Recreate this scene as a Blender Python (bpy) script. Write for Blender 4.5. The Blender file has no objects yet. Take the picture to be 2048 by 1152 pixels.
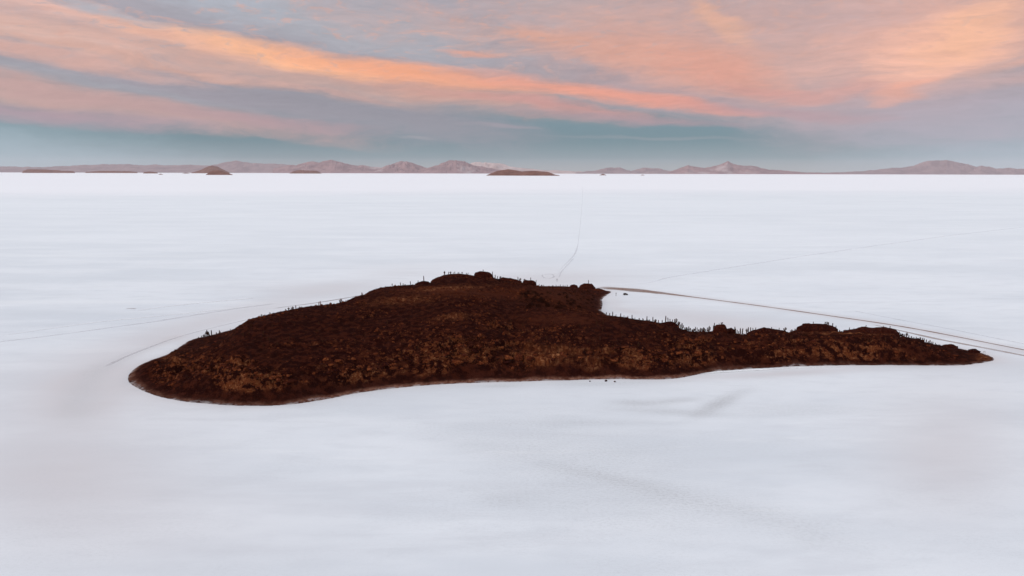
import bpy, bmesh, math, random
import numpy as np
from mathutils import Matrix, Vector

random.seed(7)
rng = np.random.default_rng(11)
scene = bpy.context.scene
col = scene.collection
R = math.radians

# ------------------------------------------------------------------ camera
CAM_H = 120.0
F = 1374.0                       # focal length in pixels of a 2048 wide frame
PITCH, ROLL = R(9.585), R(0.125)
camM = Matrix.Rotation(R(90) - PITCH, 3, 'X') @ Matrix.Rotation(ROLL, 3, 'Z')
CM = np.array(camM)
cam = bpy.data.cameras.new('camera')
cam.sensor_width = 36.0
cam.lens = 36.0 * F / 2048.0
cam.clip_start = 1.0
cam.clip_end = 300000.0
cam_o = bpy.data.objects.new('camera', cam)
cam_o.matrix_world = Matrix.Translation((0, 0, CAM_H)) @ camM.to_4x4()
col.objects.link(cam_o)
scene.camera = cam_o


def ray(px, py):
    d = np.stack([(np.asarray(px, float) - 1024) / F, -(np.asarray(py, float) - 576) / F,
                  -np.ones_like(np.asarray(px, float) + np.asarray(py, float))], -1)
    return d @ CM.T


def project(P):
    q = (np.asarray(P, float) - np.array([0, 0, CAM_H])) @ CM
    return 1024 + F * q[..., 0] / -q[..., 2], 576 - F * q[..., 1] / -q[..., 2]


def at_z(px, py, z=0.0):          # point of the sight line at height z
    d = ray(px, py)
    t = (CAM_H - np.asarray(z, float)) / -d[..., 2]
    return d[..., 0] * t, d[..., 1] * t


def at_y(px, py, Y):              # point of the sight line at depth Y
    d = ray(px, py)
    t = Y / d[..., 1]
    return d[..., 0] * t, Y, CAM_H + d[..., 2] * t


# ------------------------------------------------------------------ tags
def tag(o, label=None, cat=None, group=None, kind=None):
    if label: o['label'] = label
    if cat: o['category'] = cat
    if group: o['group'] = group
    if kind: o['kind'] = kind
    return o


def link_mesh(name, me, mat=None, parent=None, smooth=False):
    o = bpy.data.objects.new(name, me)
    col.objects.link(o)
    if mat and not me.materials: me.materials.append(mat)
    if parent: o.parent = parent
    if smooth: me.polygons.foreach_set('use_smooth', [True] * len(me.polygons))
    return o


def mesh_np(name, V, Fc):
    """V (n,3), Fc (m,k) integer array of quads or triangles"""
    me = bpy.data.meshes.new(name)
    V = np.ascontiguousarray(V, np.float32); Fc = np.ascontiguousarray(Fc, np.int32)
    m, k = Fc.shape
    me.vertices.add(len(V)); me.vertices.foreach_set('co', V.ravel())
    me.loops.add(m * k); me.loops.foreach_set('vertex_index', Fc.ravel())
    me.polygons.add(m)
    me.polygons.foreach_set('loop_start', np.arange(0, m * k, k, dtype=np.int32))
    me.update(calc_edges=True)
    return me


def vattr(me, name, vals):
    a = me.attributes.new(name, 'FLOAT', 'POINT')
    a.data.foreach_set('value', np.ascontiguousarray(vals, np.float32).ravel())


def grid_faces(ny, nx, keep=None):
    idx = np.arange(ny * nx).reshape(ny, nx)
    q = np.stack([idx[:-1, :-1], idx[:-1, 1:], idx[1:, 1:], idx[1:, :-1]], -1).reshape(-1, 4)
    if keep is not None: q = q[keep.ravel()]
    return q


def compact(V, Fc):
    used = np.unique(Fc)
    remap = np.full(len(V), -1, np.int64); remap[used] = np.arange(len(used))
    return V[used], remap[Fc], used


# ------------------------------------------------------------------ numpy noise
def h2(ix, iy, seed):
    a = (ix.astype(np.int64) * 374761393 + iy.astype(np.int64) * 668265263 + seed * 2147483647 * 3 + 1013904223) & 0xFFFFFFFF
    a = ((a ^ (a >> 13)) * 1274126177) & 0xFFFFFFFF
    a = ((a ^ (a >> 16)) * 2246822519) & 0xFFFFFFFF
    a = a ^ (a >> 13)
    return (a & 0xFFFFFF) / float(0xFFFFFF)


def vnoise(x, y, seed=0):
    ix, iy = np.floor(x), np.floor(y)
    fx, fy = x - ix, y - iy
    fx = fx * fx * fx * (fx * (fx * 6 - 15) + 10); fy = fy * fy * fy * (fy * (fy * 6 - 15) + 10)
    a = h2(ix, iy, seed); b = h2(ix + 1, iy, seed); c = h2(ix, iy + 1, seed); d = h2(ix + 1, iy + 1, seed)
    return (a + (b - a) * fx) * (1 - fy) + (c + (d - c) * fx) * fy


def fbm(x, y, seed=0, oct=5, gain=.5):
    s, a, n = 0, 1.0, 0
    for i in range(oct):
        c, sn = math.cos(.6 * i), math.sin(.6 * i)
        s = s + a * vnoise((x * c - y * sn) * 2 ** i, (x * sn + y * c) * 2 ** i, seed + i * 17); n += a; a *= gain
    return s / n                  # 0..1


def worley(x, y, seed=0):
    ix, iy = np.floor(x), np.floor(y)
    f1 = np.full(x.shape, 9.0); f2 = np.full(x.shape, 9.0); idv = np.zeros(x.shape)
    for dx in (-1, 0, 1):
        for dy in (-1, 0, 1):
            cx, cy = ix + dx, iy + dy
            px = cx + h2(cx, cy, seed); py = cy + h2(cx, cy, seed + 5)
            d = np.hypot(px - x, py - y)
            nid = h2(cx, cy, seed + 9)
            near = d < f1
            f2 = np.where(near, f1, np.minimum(f2, d))
            idv = np.where(near, nid, idv)
            f1 = np.where(near, d, f1)
    return f1, f2, idv


def sstep(a, b, x):
    t = np.clip((x - a) / (b - a), 0, 1)
    return t * t * (3 - 2 * t)


# ------------------------------------------------------------------ node helper
class NT:
    def __init__(self, tree): self.t = tree
    def n(self, kind, ins=None, **props):
        nd = self.t.nodes.new(kind)
        for k, v in props.items(): setattr(nd, k, v)
        for k, v in (ins or {}).items(): self.set(nd.inputs[k], v)
        return nd
    def set(self, sock, v):
        if isinstance(v, bpy.types.NodeSocket): self.t.links.new(v, sock)
        elif isinstance(v, (tuple, list)) and sock.type == 'RGBA' and len(v) == 3: sock.default_value = (*v, 1)
        else: sock.default_value = v
    def math(self, op, a, b=0.0, c=0.0, clamp=False):
        nd = self.n('ShaderNodeMath', operation=op, use_clamp=clamp)
        self.set(nd.inputs[0], a); self.set(nd.inputs[1], b); self.set(nd.inputs[2], c)
        return nd.outputs[0]
    def mix(self, f, a, b, blend='MIX'):
        nd = self.n('ShaderNodeMix', data_type='RGBA', blend_type=blend)
        self.set(nd.inputs[0], f); self.set(nd.inputs[6], a); self.set(nd.inputs[7], b)
        return nd.outputs[2]
    def ramp(self, f, lo, hi, a=0.0, b=1.0, smooth=True):
        nd = self.n('ShaderNodeMapRange', interpolation_type='SMOOTHSTEP' if smooth else 'LINEAR')
        for i, v in enumerate((f, lo, hi, a, b)): self.set(nd.inputs[i], v)
        return nd.outputs[0]
    def noise(self, vec, scale, detail=4, rough=.55, dist=0.0, out=0):
        nd = self.n('ShaderNodeTexNoise', {'Scale': scale, 'Detail': detail, 'Roughness': rough, 'Distortion': dist})
        if vec is not None: self.t.links.new(vec, nd.inputs['Vector'])
        return nd.outputs[out]
    def attr(self, name):
        return self.n('ShaderNodeAttribute', attribute_name=name).outputs['Fac']


def material(name):
    m = bpy.data.materials.new(name); m.use_nodes = True
    nt = NT(m.node_tree)
    b = m.node_tree.nodes['Principled BSDF']
    b.inputs['Roughness'].default_value = 1.0
    b.inputs['Specular IOR Level'].default_value = 0.02
    return m, nt, b


def s2l(c):
    return tuple(((v / 255) / 12.92 if v / 255 <= .04045 else ((v / 255 + .055) / 1.055) ** 2.4) for v in c)


# ------------------------------------------------------------------ island outline in plan
SHORE_FRONT = [(255, 757), (262, 769), (285, 781), (320, 793), (370, 803), (420, 808), (480, 811.5), (540, 811), (600, 807), (650, 799),
    (700, 788), (760, 779), (830, 772), (900, 767), (960, 765), (1040, 763), (1100, 761), (1200, 758), (1250, 758), (1320, 759),
    (1360, 756), (1390, 749), (1430, 743), (1500, 737), (1600, 732), (1700, 730), (1800, 730), (1870, 731), (1920, 731), (1955, 727), (1990, 721)]
front = [np.array(at_z(x, y)) for x, y in SHORE_FRONT]
# behind the right arm, in the bay, round the back spur and behind the main hill
back = [np.array(at_z(1984, 714)), np.array(at_z(1966, 706.5)), (308, 466), (270, 482), (220, 493), (170, 497), (125, 505), (95, 530), (84, 556),
        np.array(at_z(1201, 622)), np.array(at_z(1205, 608)), np.array(at_z(1203, 599)), np.array(at_z(1213, 590)), np.array(at_z(1224, 583)),
        np.array(at_z(1210, 580.5)), (60, 722), (20, 724), (-30, 708), (-80, 685), (-130, 650), (-165, 605), (-190, 560), (-215, 515), (-232, 482),
        np.array(at_z(340, 708)), np.array(at_z(300, 721)), np.array(at_z(275, 733)), np.array(at_z(259, 748))]
OUT = np.array([list(map(float, p)) for p in front + back])


def resample(P, n):
    Q = np.vstack([P, P[:1]])
    L = np.r_[0, np.cumsum(np.hypot(*np.diff(Q, axis=0).T))]
    t = np.linspace(0, L[-1], n, endpoint=False)
    return np.stack([np.interp(t, L, Q[:, 0]), np.interp(t, L, Q[:, 1])], 1)


SH = resample(OUT, 420)
for _ in range(2): SH = .5 * SH + .25 * np.roll(SH, 1, 0) + .25 * np.roll(SH, -1, 0)


def signed_dist(x, y):
    shp = x.shape
    p = np.stack([x.ravel(), y.ravel()], 1)
    best = np.full(len(p), 1e9); inside = np.zeros(len(p), bool)
    for i in range(len(SH)):
        a, b = SH[i], SH[(i + 1) % len(SH)]
        ab = b - a; t = np.clip(((p - a) @ ab) / (ab @ ab), 0, 1)
        d = np.hypot(p[:, 0] - a[0] - t * ab[0], p[:, 1] - a[1] - t * ab[1])
        best = np.minimum(best, d)
        cr = (a[1] > p[:, 1]) != (b[1] > p[:, 1])
        if cr.any():
            xx = (b[0] - a[0]) * (p[:, 1] - a[1]) / (b[1] - a[1] + 1e-12) + a[0]
            inside ^= cr & (p[:, 0] < xx)
    return np.where(inside, best, -best).reshape(shp)


# ------------------------------------------------------------------ control points of the relief
C = []
RIDGE = [(340, 702, 425), (370, 690, 425), (400, 678, 425), (435, 669, 426), (470, 648, 432), (500, 635, 442), (560, 618, 468), (620, 608, 485),
    (690, 598, 505), (730, 588, 520), (770, 577, 538), (820, 569, 550), (870, 556, 562), (915, 550, 572), (960, 551, 582), (1000, 557, 592), (1050, 566, 604)]
def yfront(px): return float(np.interp(px, [a for a, b in SHORE_FRONT], [b for a, b in SHORE_FRONT]))
for px, py, Y in RIDGE:
    x, _, z = at_y(px, py, Y); C.append((float(x), Y, float(z)))
    C.append((float(x) * 1.03, Y + 22, float(z) * .93))
    fy = yfront(px)
    for s, e in ((.12, .16), (.3, .42), (.5, .63), (.75, .84)):
        q = fy + (py - fy) * s
        zz = float(z) * e
        X, YY = at_z(px, q, zz); C.append((float(X), float(YY), zz))
# near ridge running into the right arm
ARM = [(1070, 632, 470), (1130, 628, 472), (1200, 632, 470), (1260, 640, 468), (1330, 649, 465), (1360, 656, 462), (1400, 663, 458), (1440, 664, 456), (1500, 671, 452),
       (1560, 668, 452), (1640, 663, 454), (1720, 665, 452), (1790, 667, 450), (1830, 677, 446), (1880, 688, 440), (1920, 697, 434), (1950, 704, 428)]
for px, py, Y in ARM:
    x, _, z = at_y(px, py, Y); z = float(z); C.append((float(x), Y, z))
    if px > 1210: C.append((float(x) * 1.03, Y + 14, z * .72))
    fy = yfront(px)
    for s, e in ((.15, .2), (.4, .55), (.7, .86)):
        q = fy + (py - fy) * s; zz = z * e
        X, YY = at_z(px, q, zz); C.append((float(X), float(YY), zz))
# back spur from the summit to the bay
for px, py, Y in [(1100, 570, 622), (1150, 575, 642), (1180, 577.5, 660), (1205, 580, 678), (1060, 600, 530), (1120, 600, 545), (1165, 603, 575), (1185, 590, 630), (1120, 585, 590),
                  (1000, 590, 530), (900, 585, 515), (850, 590, 505), (960, 575, 548), (1160, 622, 545), (1100, 618, 520), (1010, 612, 500)]:
    x, _, z = at_y(px, py, Y); C.append((float(x), Y, float(z)))
keep = []
for c in C:
    if all(math.hypot(c[0] - k[0], c[1] - k[1]) > 5 for k in keep): keep.append(c)
C = keep
S2 = SH[::3]
Tn = np.roll(SH, -1, 0) - np.roll(SH, 1, 0); Tn = Tn / np.hypot(Tn[:, 0], Tn[:, 1])[:, None]
Nn = np.stack([Tn[:, 1], -Tn[:, 0]], 1)
area = np.sum(SH[:, 0] * np.roll(SH[:, 1], -1) - np.roll(SH[:, 0], -1) * SH[:, 1])
if area < 0: Nn = -Nn
pts = [(x, y, 0.0) for x, y in S2] + [(x, y, -3.0) for x, y in (SH + Nn * 14)[::4]] + [c for c in C]
pts = np.array(pts)
cx0, cy0, sc0 = 0.0, 520.0, 100.0


def rbf_fit(P, lam=2e-3):
    X = (P[:, :2] - (cx0, cy0)) / sc0; n = len(X)
    r = np.hypot(X[:, None, 0] - X[None, :, 0], X[:, None, 1] - X[None, :, 1])
    K = r * r * np.log(r + 1e-9) + np.eye(n) * lam
    Q = np.c_[np.ones(n), X]
    A = np.block([[K, Q], [Q.T, np.zeros((3, 3))]])
    w = np.linalg.solve(A, np.r_[P[:, 2], 0, 0, 0])
    return X, w


def rbf_eval(fit, x, y):
    X, w = fit; q = np.stack([(x.ravel() - cx0) / sc0, (y.ravel() - cy0) / sc0], 1)
    out = np.empty(len(q)); n = len(X)
    for i in range(0, len(q), 20000):
        s = q[i:i + 20000]
        r = np.hypot(s[:, None, 0] - X[None, :, 0], s[:, None, 1] - X[None, :, 1])
        out[i:i + 20000] = (r * r * np.log(r + 1e-9)) @ w[:n] + w[n] + s @ w[n + 1:]
    return out.reshape(x.shape)


X0, X1, Y0, Y1 = -262.0, 352.0, 325.0, 745.0
cgx, cgy = np.arange(X0, X1 + .1, 3.5), np.arange(Y0, Y1 + .1, 3.5)
CXg, CYg = np.meshgrid(cgx, cgy)
baseZ = rbf_eval(rbf_fit(pts), CXg, CYg)
sdg = signed_dist(CXg, CYg)


def bil(G, x, y, x0=X0, y0=Y0, st=3.5):
    u = np.clip((np.asarray(x, float) - x0) / st, 0, G.shape[1] - 1.001); v = np.clip((np.asarray(y, float) - y0) / st, 0, G.shape[0] - 1.001)
    i, j = v.astype(int), u.astype(int); fv, fu = v - i, u - j
    return (G[i, j] * (1 - fu) + G[i, j + 1] * fu) * (1 - fv) + (G[i + 1, j] * (1 - fu) + G[i + 1, j + 1] * fu) * fv


STEP = .72
gx, gy = np.arange(X0, X1 - 2, STEP), np.arange(Y0, Y1 - 2, STEP)
GX, GY = np.meshgrid(gx, gy)
Zb = bil(baseZ, GX, GY); SD = bil(sdg, GX, GY)
# the shore bank: a low lip, then the slope proper
wob = (fbm(GX / 16, GY / 16, 3, 6, .62) - .5)
SDw = SD + wob * 1.5
Zin = np.maximum(Zb, .35) * sstep(0, 12, SDw) + .75 * sstep(-.6, 3.5, SDw) * (1 - sstep(4, 14, SDw)) + .5 * sstep(3, 10, SDw)
Z = np.where(SDw > -.6, Zin, -1.0 - .2 * np.minimum(-SDw, 5))
Z = np.where((SDw > -3) & (SDw <= -.6), (SDw + .6) * .5 - .02, Z)

# picture position of the smooth relief, used only to say which part of the island is rocky
PXg, PYg = project(np.stack([GX, GY, Z], -1))


def blob(cx, cy, rx, ry, ang=0.0, X=None, Y=None):
    X = PXg if X is None else X; Y = PYg if Y is None else Y
    a = R(ang); dx, dy = X - cx, Y - cy
    u = (dx * math.cos(a) + dy * math.sin(a)) / rx; v = (-dx * math.sin(a) + dy * math.cos(a)) / ry
    return np.exp(-(u * u + v * v))


rock = np.zeros(GX.shape)
for b in [(440, 735, 90, 30), (540, 765, 90, 22), (350, 735, 40, 22, -30), (690, 740, 100, 28), (830, 730, 90, 26), (930, 695, 90, 32), (1050, 700, 120, 34),
          (1150, 715, 110, 28), (1270, 712, 110, 32), (1350, 730, 70, 26), (1400, 690, 80, 26), (1500, 700, 100, 30), (1620, 698, 110, 28), (1740, 700, 110, 24), (1870, 712, 70, 16),
          (980, 655, 40, 12), (905, 645, 40, 10)]:
    rock = np.maximum(rock, blob(*b))
rock = np.clip(rock * 1.25, 0, 1) * np.interp(PXg, [1380, 1480, 1990], [1, .62, .5])
FW = np.interp(PXg, [250, 450, 700, 1000, 1330, 1420, 1500, 2000], [5, 5, 5, 6, 5.5, 3.5, 2.5, 2.2])
inner = sstep(FW * .8, FW * 1.9, SDw)
patch = sstep(.45, .60, fbm(GX / 22, GY / 16, 21, 5))
upper = sstep(.50, .64, fbm(GX / 34, GY / 14, 23, 5)) * .32
rockm = np.clip(np.maximum(rock * (.22 + .78 * patch), upper), 0, 1) * inner
rockm_ = None
calm = np.clip(blob(900, 583, 130, 10, 3) + blob(1110, 595, 90, 22, 5) + blob(1130, 640, 90, 10) * .8, 0, 1)   # smooth tan slopes

wx = GX + 5 * (fbm(GX / 9, GY / 9, 31, 3) - .5); wy = GY + 5 * (fbm(GX / 9, GY / 9, 33, 3) - .5)
f1, f2, cid = worley(wx / 7.5, wy / 5.0, 41)
blocks = (cid - .35) * 3.6 * sstep(.02, .16, f2 - f1)
g1, g2, cid2 = worley(wx / 2.6, wy / 2.2, 51)
small = (cid2 - .4) * 1.5 * sstep(.02, .2, g2 - g1)
h1, hh2, cid3 = worley(wx / 16.0, wy / 9.0, 61)
crag = np.where(cid3 > .55, (cid3 - .55) * 9.0, 0) * sstep(.03, .12, hh2 - h1)
rough = (fbm(GX / 5, GY / 5, 71, 4, .6) - .5)
ridged = 1 - np.abs(fbm(GX / 22, GY / 30, 81, 4) * 2 - 1) * 2
Z = Z + rockm * (blocks + small + crag * .8) \
      + inner * (1 - calm * .85) * (rough * 2.5 + (fbm(GX / 40, GY / 40, 91, 3) - .5) * 3.0 + .7 * ridged * .6 + small * .22) \
      + inner * calm * rough * .45 + sstep(0, 6, SDw) * (1 - inner) * rough * .35
# strata: ledges with steep faces where the bedrock breaks out
cliff = np.clip(blob(1090, 708, 85, 20) * 1.5 + blob(1200, 728, 40, 16) + blob(920, 690, 60, 14) * .8 + blob(360, 716, 20, 10) + rockm * .7 * sstep(.45, .6, fbm(GX / 30, GY / 18, 97, 3)), 0, 1) * inner
TS = 5.2; zz_ = Z / TS + (fbm(GX / 25, GY / 25, 99, 3) - .5) * .9; fr = zz_ - np.floor(zz_)
Z = Z + cliff * ((sstep(.50, .74, fr) - fr) * TS * .85)
Z = np.where(SD > 3, np.maximum(Z, .35), Z)


def H(x, y): return bil(Z, x, y, X0, Y0, STEP)


def hit(px, py):                  # first point of the relief on a sight line
    d = ray(px, py); t = np.linspace(300, 760, 1800) / d[1]
    z = CAM_H + d[2] * t
    x, y = d[0] * t, d[1] * t
    h = np.where((x > X0) & (x < X1 - 4), H(x, y), -9)
    k = np.nonzero(z <= h)[0]
    return (x[k[0]], y[k[0]], h[k[0]]) if len(k) else None


def skyline(px, y0=None, y1=None):            # the point of a column that stands highest in the picture
    d = ray(px, 600); t = np.linspace(y0 or 395, y1 or 715, 1200) / d[1]
    x, y = d[0] * t, d[1] * t
    h = np.where((x > X0) & (x < X1 - 4), H(x, y), -9)
    ok = h > .3
    e = np.where(ok, (h - CAM_H) / y, -9)
    k = int(np.argmax(e))
    return x[k], y[k], h[k]


# bring the crest lines to the heights read from the photograph: heights are scaled by a few per cent along each crest
CREST = [(330, 708), (342, 700), (352, 694), (366, 687), (388, 683), (410, 680), (439, 674), (455, 663.5), (472, 653), (490, 642), (501, 637), (555, 624), (592, 617), (614, 613),
         (672, 607), (692, 602.5), (707, 595), (727, 590), (741, 582), (760, 575.5), (797, 571), (830, 569.5), (860, 567), (875, 560), (900, 554), (947, 554), (985, 555), (1000, 558.5), (1045, 565), (1074, 571.5),
         (1107, 575), (1139, 577), (1157, 578.5), (1191, 579), (1205, 581), (1222, 585)]
CREST_ARM = [(1180, 628), (1200, 629), (1221, 631), (1248, 634), (1266, 638), (1295, 641), (1323, 646), (1354, 652), (1362, 656.5), (1385, 663), (1426, 663), (1471, 668), (1494, 669), (1530, 664.5), (1560, 665), (1600, 663.5), (1680, 662.5), (1700, 664), (1790, 665),
             (1800, 670), (1829, 676), (1848, 678), (1860, 684), (1889, 691), (1917, 695.5), (1939, 701), (1975, 711.5), (1989, 721)]


def fit_crest(pairs, ylo, yhi, power):
    global Z
    xs = np.arange(pairs[0][0], pairs[-1][0], 3.0); f = np.ones(len(xs)); yr = np.zeros(len(xs))
    tgt = np.interp(xs, [p[0] for p in pairs], [p[1] for p in pairs])
    for i, px in enumerate(xs):
        lo = float(np.interp(px, *ylo)); x, y, z = skyline(px, lo, yhi)
        zt = float(at_y(px, tgt[i], y)[2]); f[i] = np.clip(zt / max(z, 1.0), .35, 1.8 if px > 372 else 1.0); yr[i] = y
    k = np.array([1, 2, 3, 2, 1.]) / 9
    f = np.convolve(np.pad(f, 2, 'edge'), k, 'valid'); yr = np.convolve(np.pad(yr, 6, 'edge'), np.ones(13) / 13, 'valid')
    px, _ = project(np.stack([GX, GY, Z], -1))
    ff = 1 + (np.interp(px, xs, f) - 1) * sstep(xs[0] - 25, xs[0] + 6, px) * (1 - sstep(xs[-1], xs[-1] + 12, px)); yy = np.interp(px, xs, yr)
    wgt = sstep(yy - 75, yy - 12, GY)
    if power == 'arm': wgt = wgt * (GY < yhi + 8) * sstep(1160, 1200, px)
    else: wgt = wgt * (1 - sstep(1216, 1230, px)) * np.where(px > 1040, sstep(505, 540, GY), 1)
    Z = np.where(Z > 0, np.maximum(Z * (1 + (ff - 1) * wgt), np.where(SD > 3, .35, 0)), Z)


for _ in range(3):
    fit_crest(CREST, ([0, 1000, 1080, 2000], [395, 500, 540, 560]), 715, 'main')
    fit_crest(CREST_ARM, ([0, 3000], [405, 405]), 520, 'arm')

# ------------------------------------------------------------------ island materials
DARK = (.0225, .0045, .0032); MID = (.063, .0140, .0070); RUST = (.112, .028, .0115); TAN = (.235, .066, .0215); PALE = (.50, .205, .085); BANK = (.30, .135, .088)
land, nt, bs = material('island_ground')
geo = nt.n('ShaderNodeNewGeometry'); tc = nt.n('ShaderNodeTexCoord')
pos = geo.outputs['Position']
sep = nt.n('ShaderNodeSeparateXYZ', {'Vector': geo.outputs['Normal']})
nz = sep.outputs[2]
n_big = nt.noise(pos, .035, 4, .6); n_mid = nt.noise(pos, .22, 5, .65); n_fine = nt.noise(pos, 1.1, 5, .7)
rk, bk, cl = nt.attr('rock'), nt.attr('bank'), nt.attr('calm')
pt = nt.attr('bare')
c = nt.mix(nt.ramp(n_mid, .44, .60), DARK, MID)
c = nt.mix(nt.math('MULTIPLY', nt.ramp(n_fine, .52, .72), .6), c, RUST)
c = nt.mix(nt.math('MULTIPLY', cl, nt.ramp(n_mid, .25, .6, .45, 1.0)), c, nt.mix(n_fine, MID, RUST))
# bare steep faces are paler than the scrub and soil on the treads
steep = nt.ramp(nz, .90, .62)
stone = nt.mix(nt.ramp(n_fine, .35, .7), RUST, nt.mix(nt.ramp(nt.noise(pos, .6, 3, .6), .45, .7), TAN, PALE))
f = nt.math('MULTIPLY', nt.math('MULTIPLY', steep, nt.ramp(rk, .05, .40)), nt.ramp(n_mid, .45, .55, .0, 1.0))
c = nt.mix(f, c, stone)
# flat topped patches of gravel and dust
f = nt.math('MULTIPLY', nt.ramp(rk, .10, .5), nt.ramp(nt.noise(pos, .24, 8, .74, .8), .575, .60, 0, .95))
c = nt.mix(f, c, nt.mix(n_fine, RUST, TAN))
vst = nt.n('ShaderNodeMapping', {'Vector': pos, 'Scale': (1.0, .8, .45)}).outputs[0]
vs1 = nt.noise(vst, .34, 6, .7, .8)
c = nt.mix(nt.math('MULTIPLY', pt, nt.ramp(vs1, .34, .5, .25, 1)), c, nt.mix(nt.ramp(vs1, .42, .68), RUST, nt.mix(nt.ramp(n_mid, .4, .6), TAN, PALE)))
# soil of the foot slope and the pale trodden rim at the salt
soil = nt.mix(nt.ramp(n_mid, .35, .65), (.030, .0070, .0046), (.066, .0165, .0100))
c = nt.mix(nt.math('MULTIPLY', nt.attr('foot'), .85), c, soil)
rim = nt.mix(nt.ramp(nt.noise(pos, .5, 4, .7), .35, .7), (.17, .062, .040), (.38, .19, .13))
c = nt.mix(nt.math('MULTIPLY', bk, nt.ramp(nt.noise(pos, .09, 3, .6), .3, .55, .25, 1)), c, rim)
c = nt.mix(nt.math('MULTIPLY', nt.attr('saltrim'), nt.ramp(nt.noise(pos, .16, 5, .7), .44, .58)), c, (.62, .56, .56))
nt.set(bs.inputs['Base Color'], c)
bmp = nt.n('ShaderNodeBump', {'Strength': 1.0, 'Distance': 1.8, 'Height': nt.math('ADD', n_fine, nt.math('MULTIPLY', nt.noise(pos, 3.0, 3, .7), .4))})
nt.t.links.new(bmp.outputs[0], bs.inputs['Normal'])


def rock_mat(name, a, b, e):
    m, nt, bs = material(name)
    g = nt.n('ShaderNodeNewGeometry').outputs['Position']
    oi = nt.n('ShaderNodeObjectInfo').outputs['Random']
    nn = nt.noise(g, .9, 5, .7); n2 = nt.noise(g, .25, 3, .6)
    c = nt.mix(nt.math('ADD', nt.ramp(nn, .40, .64), nt.math('MULTIPLY_ADD', oi, .8, -.5), clamp=True), a, b)
    c = nt.mix(nt.math('MULTIPLY', nt.ramp(nn, .58, .75), oi), c, e)
    c = nt.mix(nt.ramp(n2, .45, .7, 0, .6), c, a)
    nt.set(bs.inputs['Base Color'], c)
    b_ = nt.n('ShaderNodeBump', {'Strength': .8, 'Distance': .6, 'Height': nn})
    nt.t.links.new(b_.outputs[0], bs.inputs['Normal'])
    return m


m_tan = rock_mat('tan_rock', MID, TAN, PALE)
m_rust = rock_mat('rust_rock', DARK, RUST, TAN)
m_darkrock = rock_mat('dark_rock', DARK, MID, RUST)
m_far = None


def plant_mat(name, a, b):
    m, nt, bs = material(name)
    g = nt.n('ShaderNodeNewGeometry').outputs['Position']
    nt.set(bs.inputs['Base Color'], nt.mix(nt.noise(g, 1.5, 3, .6), a, b))
    return m


m_cactus = plant_mat('cactus_skin', (.030, .010, .0060), (.075, .026, .012))
m_spine = plant_mat('cactus_pale_skin', (.13, .055, .036), (.24, .11, .075))
m_scrub = plant_mat('scrub_leaf', (.016, .0045, .0032), (.05, .014, .007))

# ------------------------------------------------------------------ island mesh
keepf = (SD > -7); kf = keepf[:-1, :-1] & keepf[1:, 1:] & keepf[:-1, 1:] & keepf[1:, :-1]
V = np.stack([GX, GY, Z], -1).reshape(-1, 3)
V, Fc, used = compact(V, grid_faces(*GX.shape, keep=kf))
me = mesh_np('island', V, Fc)
bare = np.clip(blob(360, 716, 13, 7, 5) * 1.6 + .9 * blob(1700, 664, 100, 1.8, 1) + blob(905, 637, 26, 5, -3) + .9 * blob(905, 575, 60, 5, -4) + 1.3 * blob(1065, 708, 22, 13) + 1.3 * blob(1118, 706, 24, 10) + blob(1090, 722, 20, 8) + .8 * blob(1262, 722, 12, 10) + .7 * blob(1205, 702, 18, 4) + .6 * blob(940, 700, 12, 8)
               + .8 * blob(1185, 728, 16, 12) + .6 * blob(800, 602, 60, 8, -4) + blob(1972, 715, 20, 7, 30) + .6 * blob(330, 705, 20, 4, -25), 0, 1)
vattr(me, 'rock', rockm.ravel()[used])
vattr(me, 'calm', calm.ravel()[used])
vattr(me, 'bare', bare.ravel()[used])
bank = sstep(-.8, .5, SDw) * (1 - sstep(1.6, 4.2, SDw + wob * 4)) * np.interp(PXg, [250, 300, 560, 700, 1330, 1400, 1500, 2000], [.6, .45, .5, 1, 1, .5, .3, .3]) * np.where(PYg < 700, .25, 1)
vattr(me, 'bank', bank.ravel()[used])
vattr(me, 'saltrim', ((1 - sstep(.2, 1.5, SDw + wob * 5)) * .7).ravel()[used])
foot = (1 - sstep(FW * .7, FW * 1.7, SDw + wob * 12)) * (1 - .6 * sstep(.1, .6, rockm))
vattr(me, 'foot', foot.ravel()[used])
island = link_mesh('island', me, land, smooth=True)
tag(island, 'dark red brown rocky island rising out of the white salt flat', 'island', kind='structure')

# ------------------------------------------------------------------ salt flat
def axis(lo, hi, st, far_lo, far_hi, g=1.05):
    a = list(np.arange(lo, hi + .01, st)); s = st
    while a[-1] < far_hi: s *= g; a.append(a[-1] + s)
    a[-1] = far_hi; b = [lo]; s = st
    while b[-1] > far_lo: s *= g; b.append(b[-1] - s)
    b[-1] = far_lo
    return np.array(b[::-1][:-1] + a)


EXT = 80000.0
sx = axis(-430, 430, 2.6, -EXT, EXT); sy = axis(170, 760, 2.6, -EXT, EXT, 1.04)
SX, SY = np.meshgrid(sx, sy)
V = np.stack([SX, SY, np.zeros_like(SX)], -1)
qx, qy = project(np.stack([SX, np.maximum(SY, 5), np.zeros_like(SX)], -1))
vis = (SY > 60)


def gblob(*a): return np.where(vis, blob(*a, X=qx, Y=qy), 0)


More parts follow.
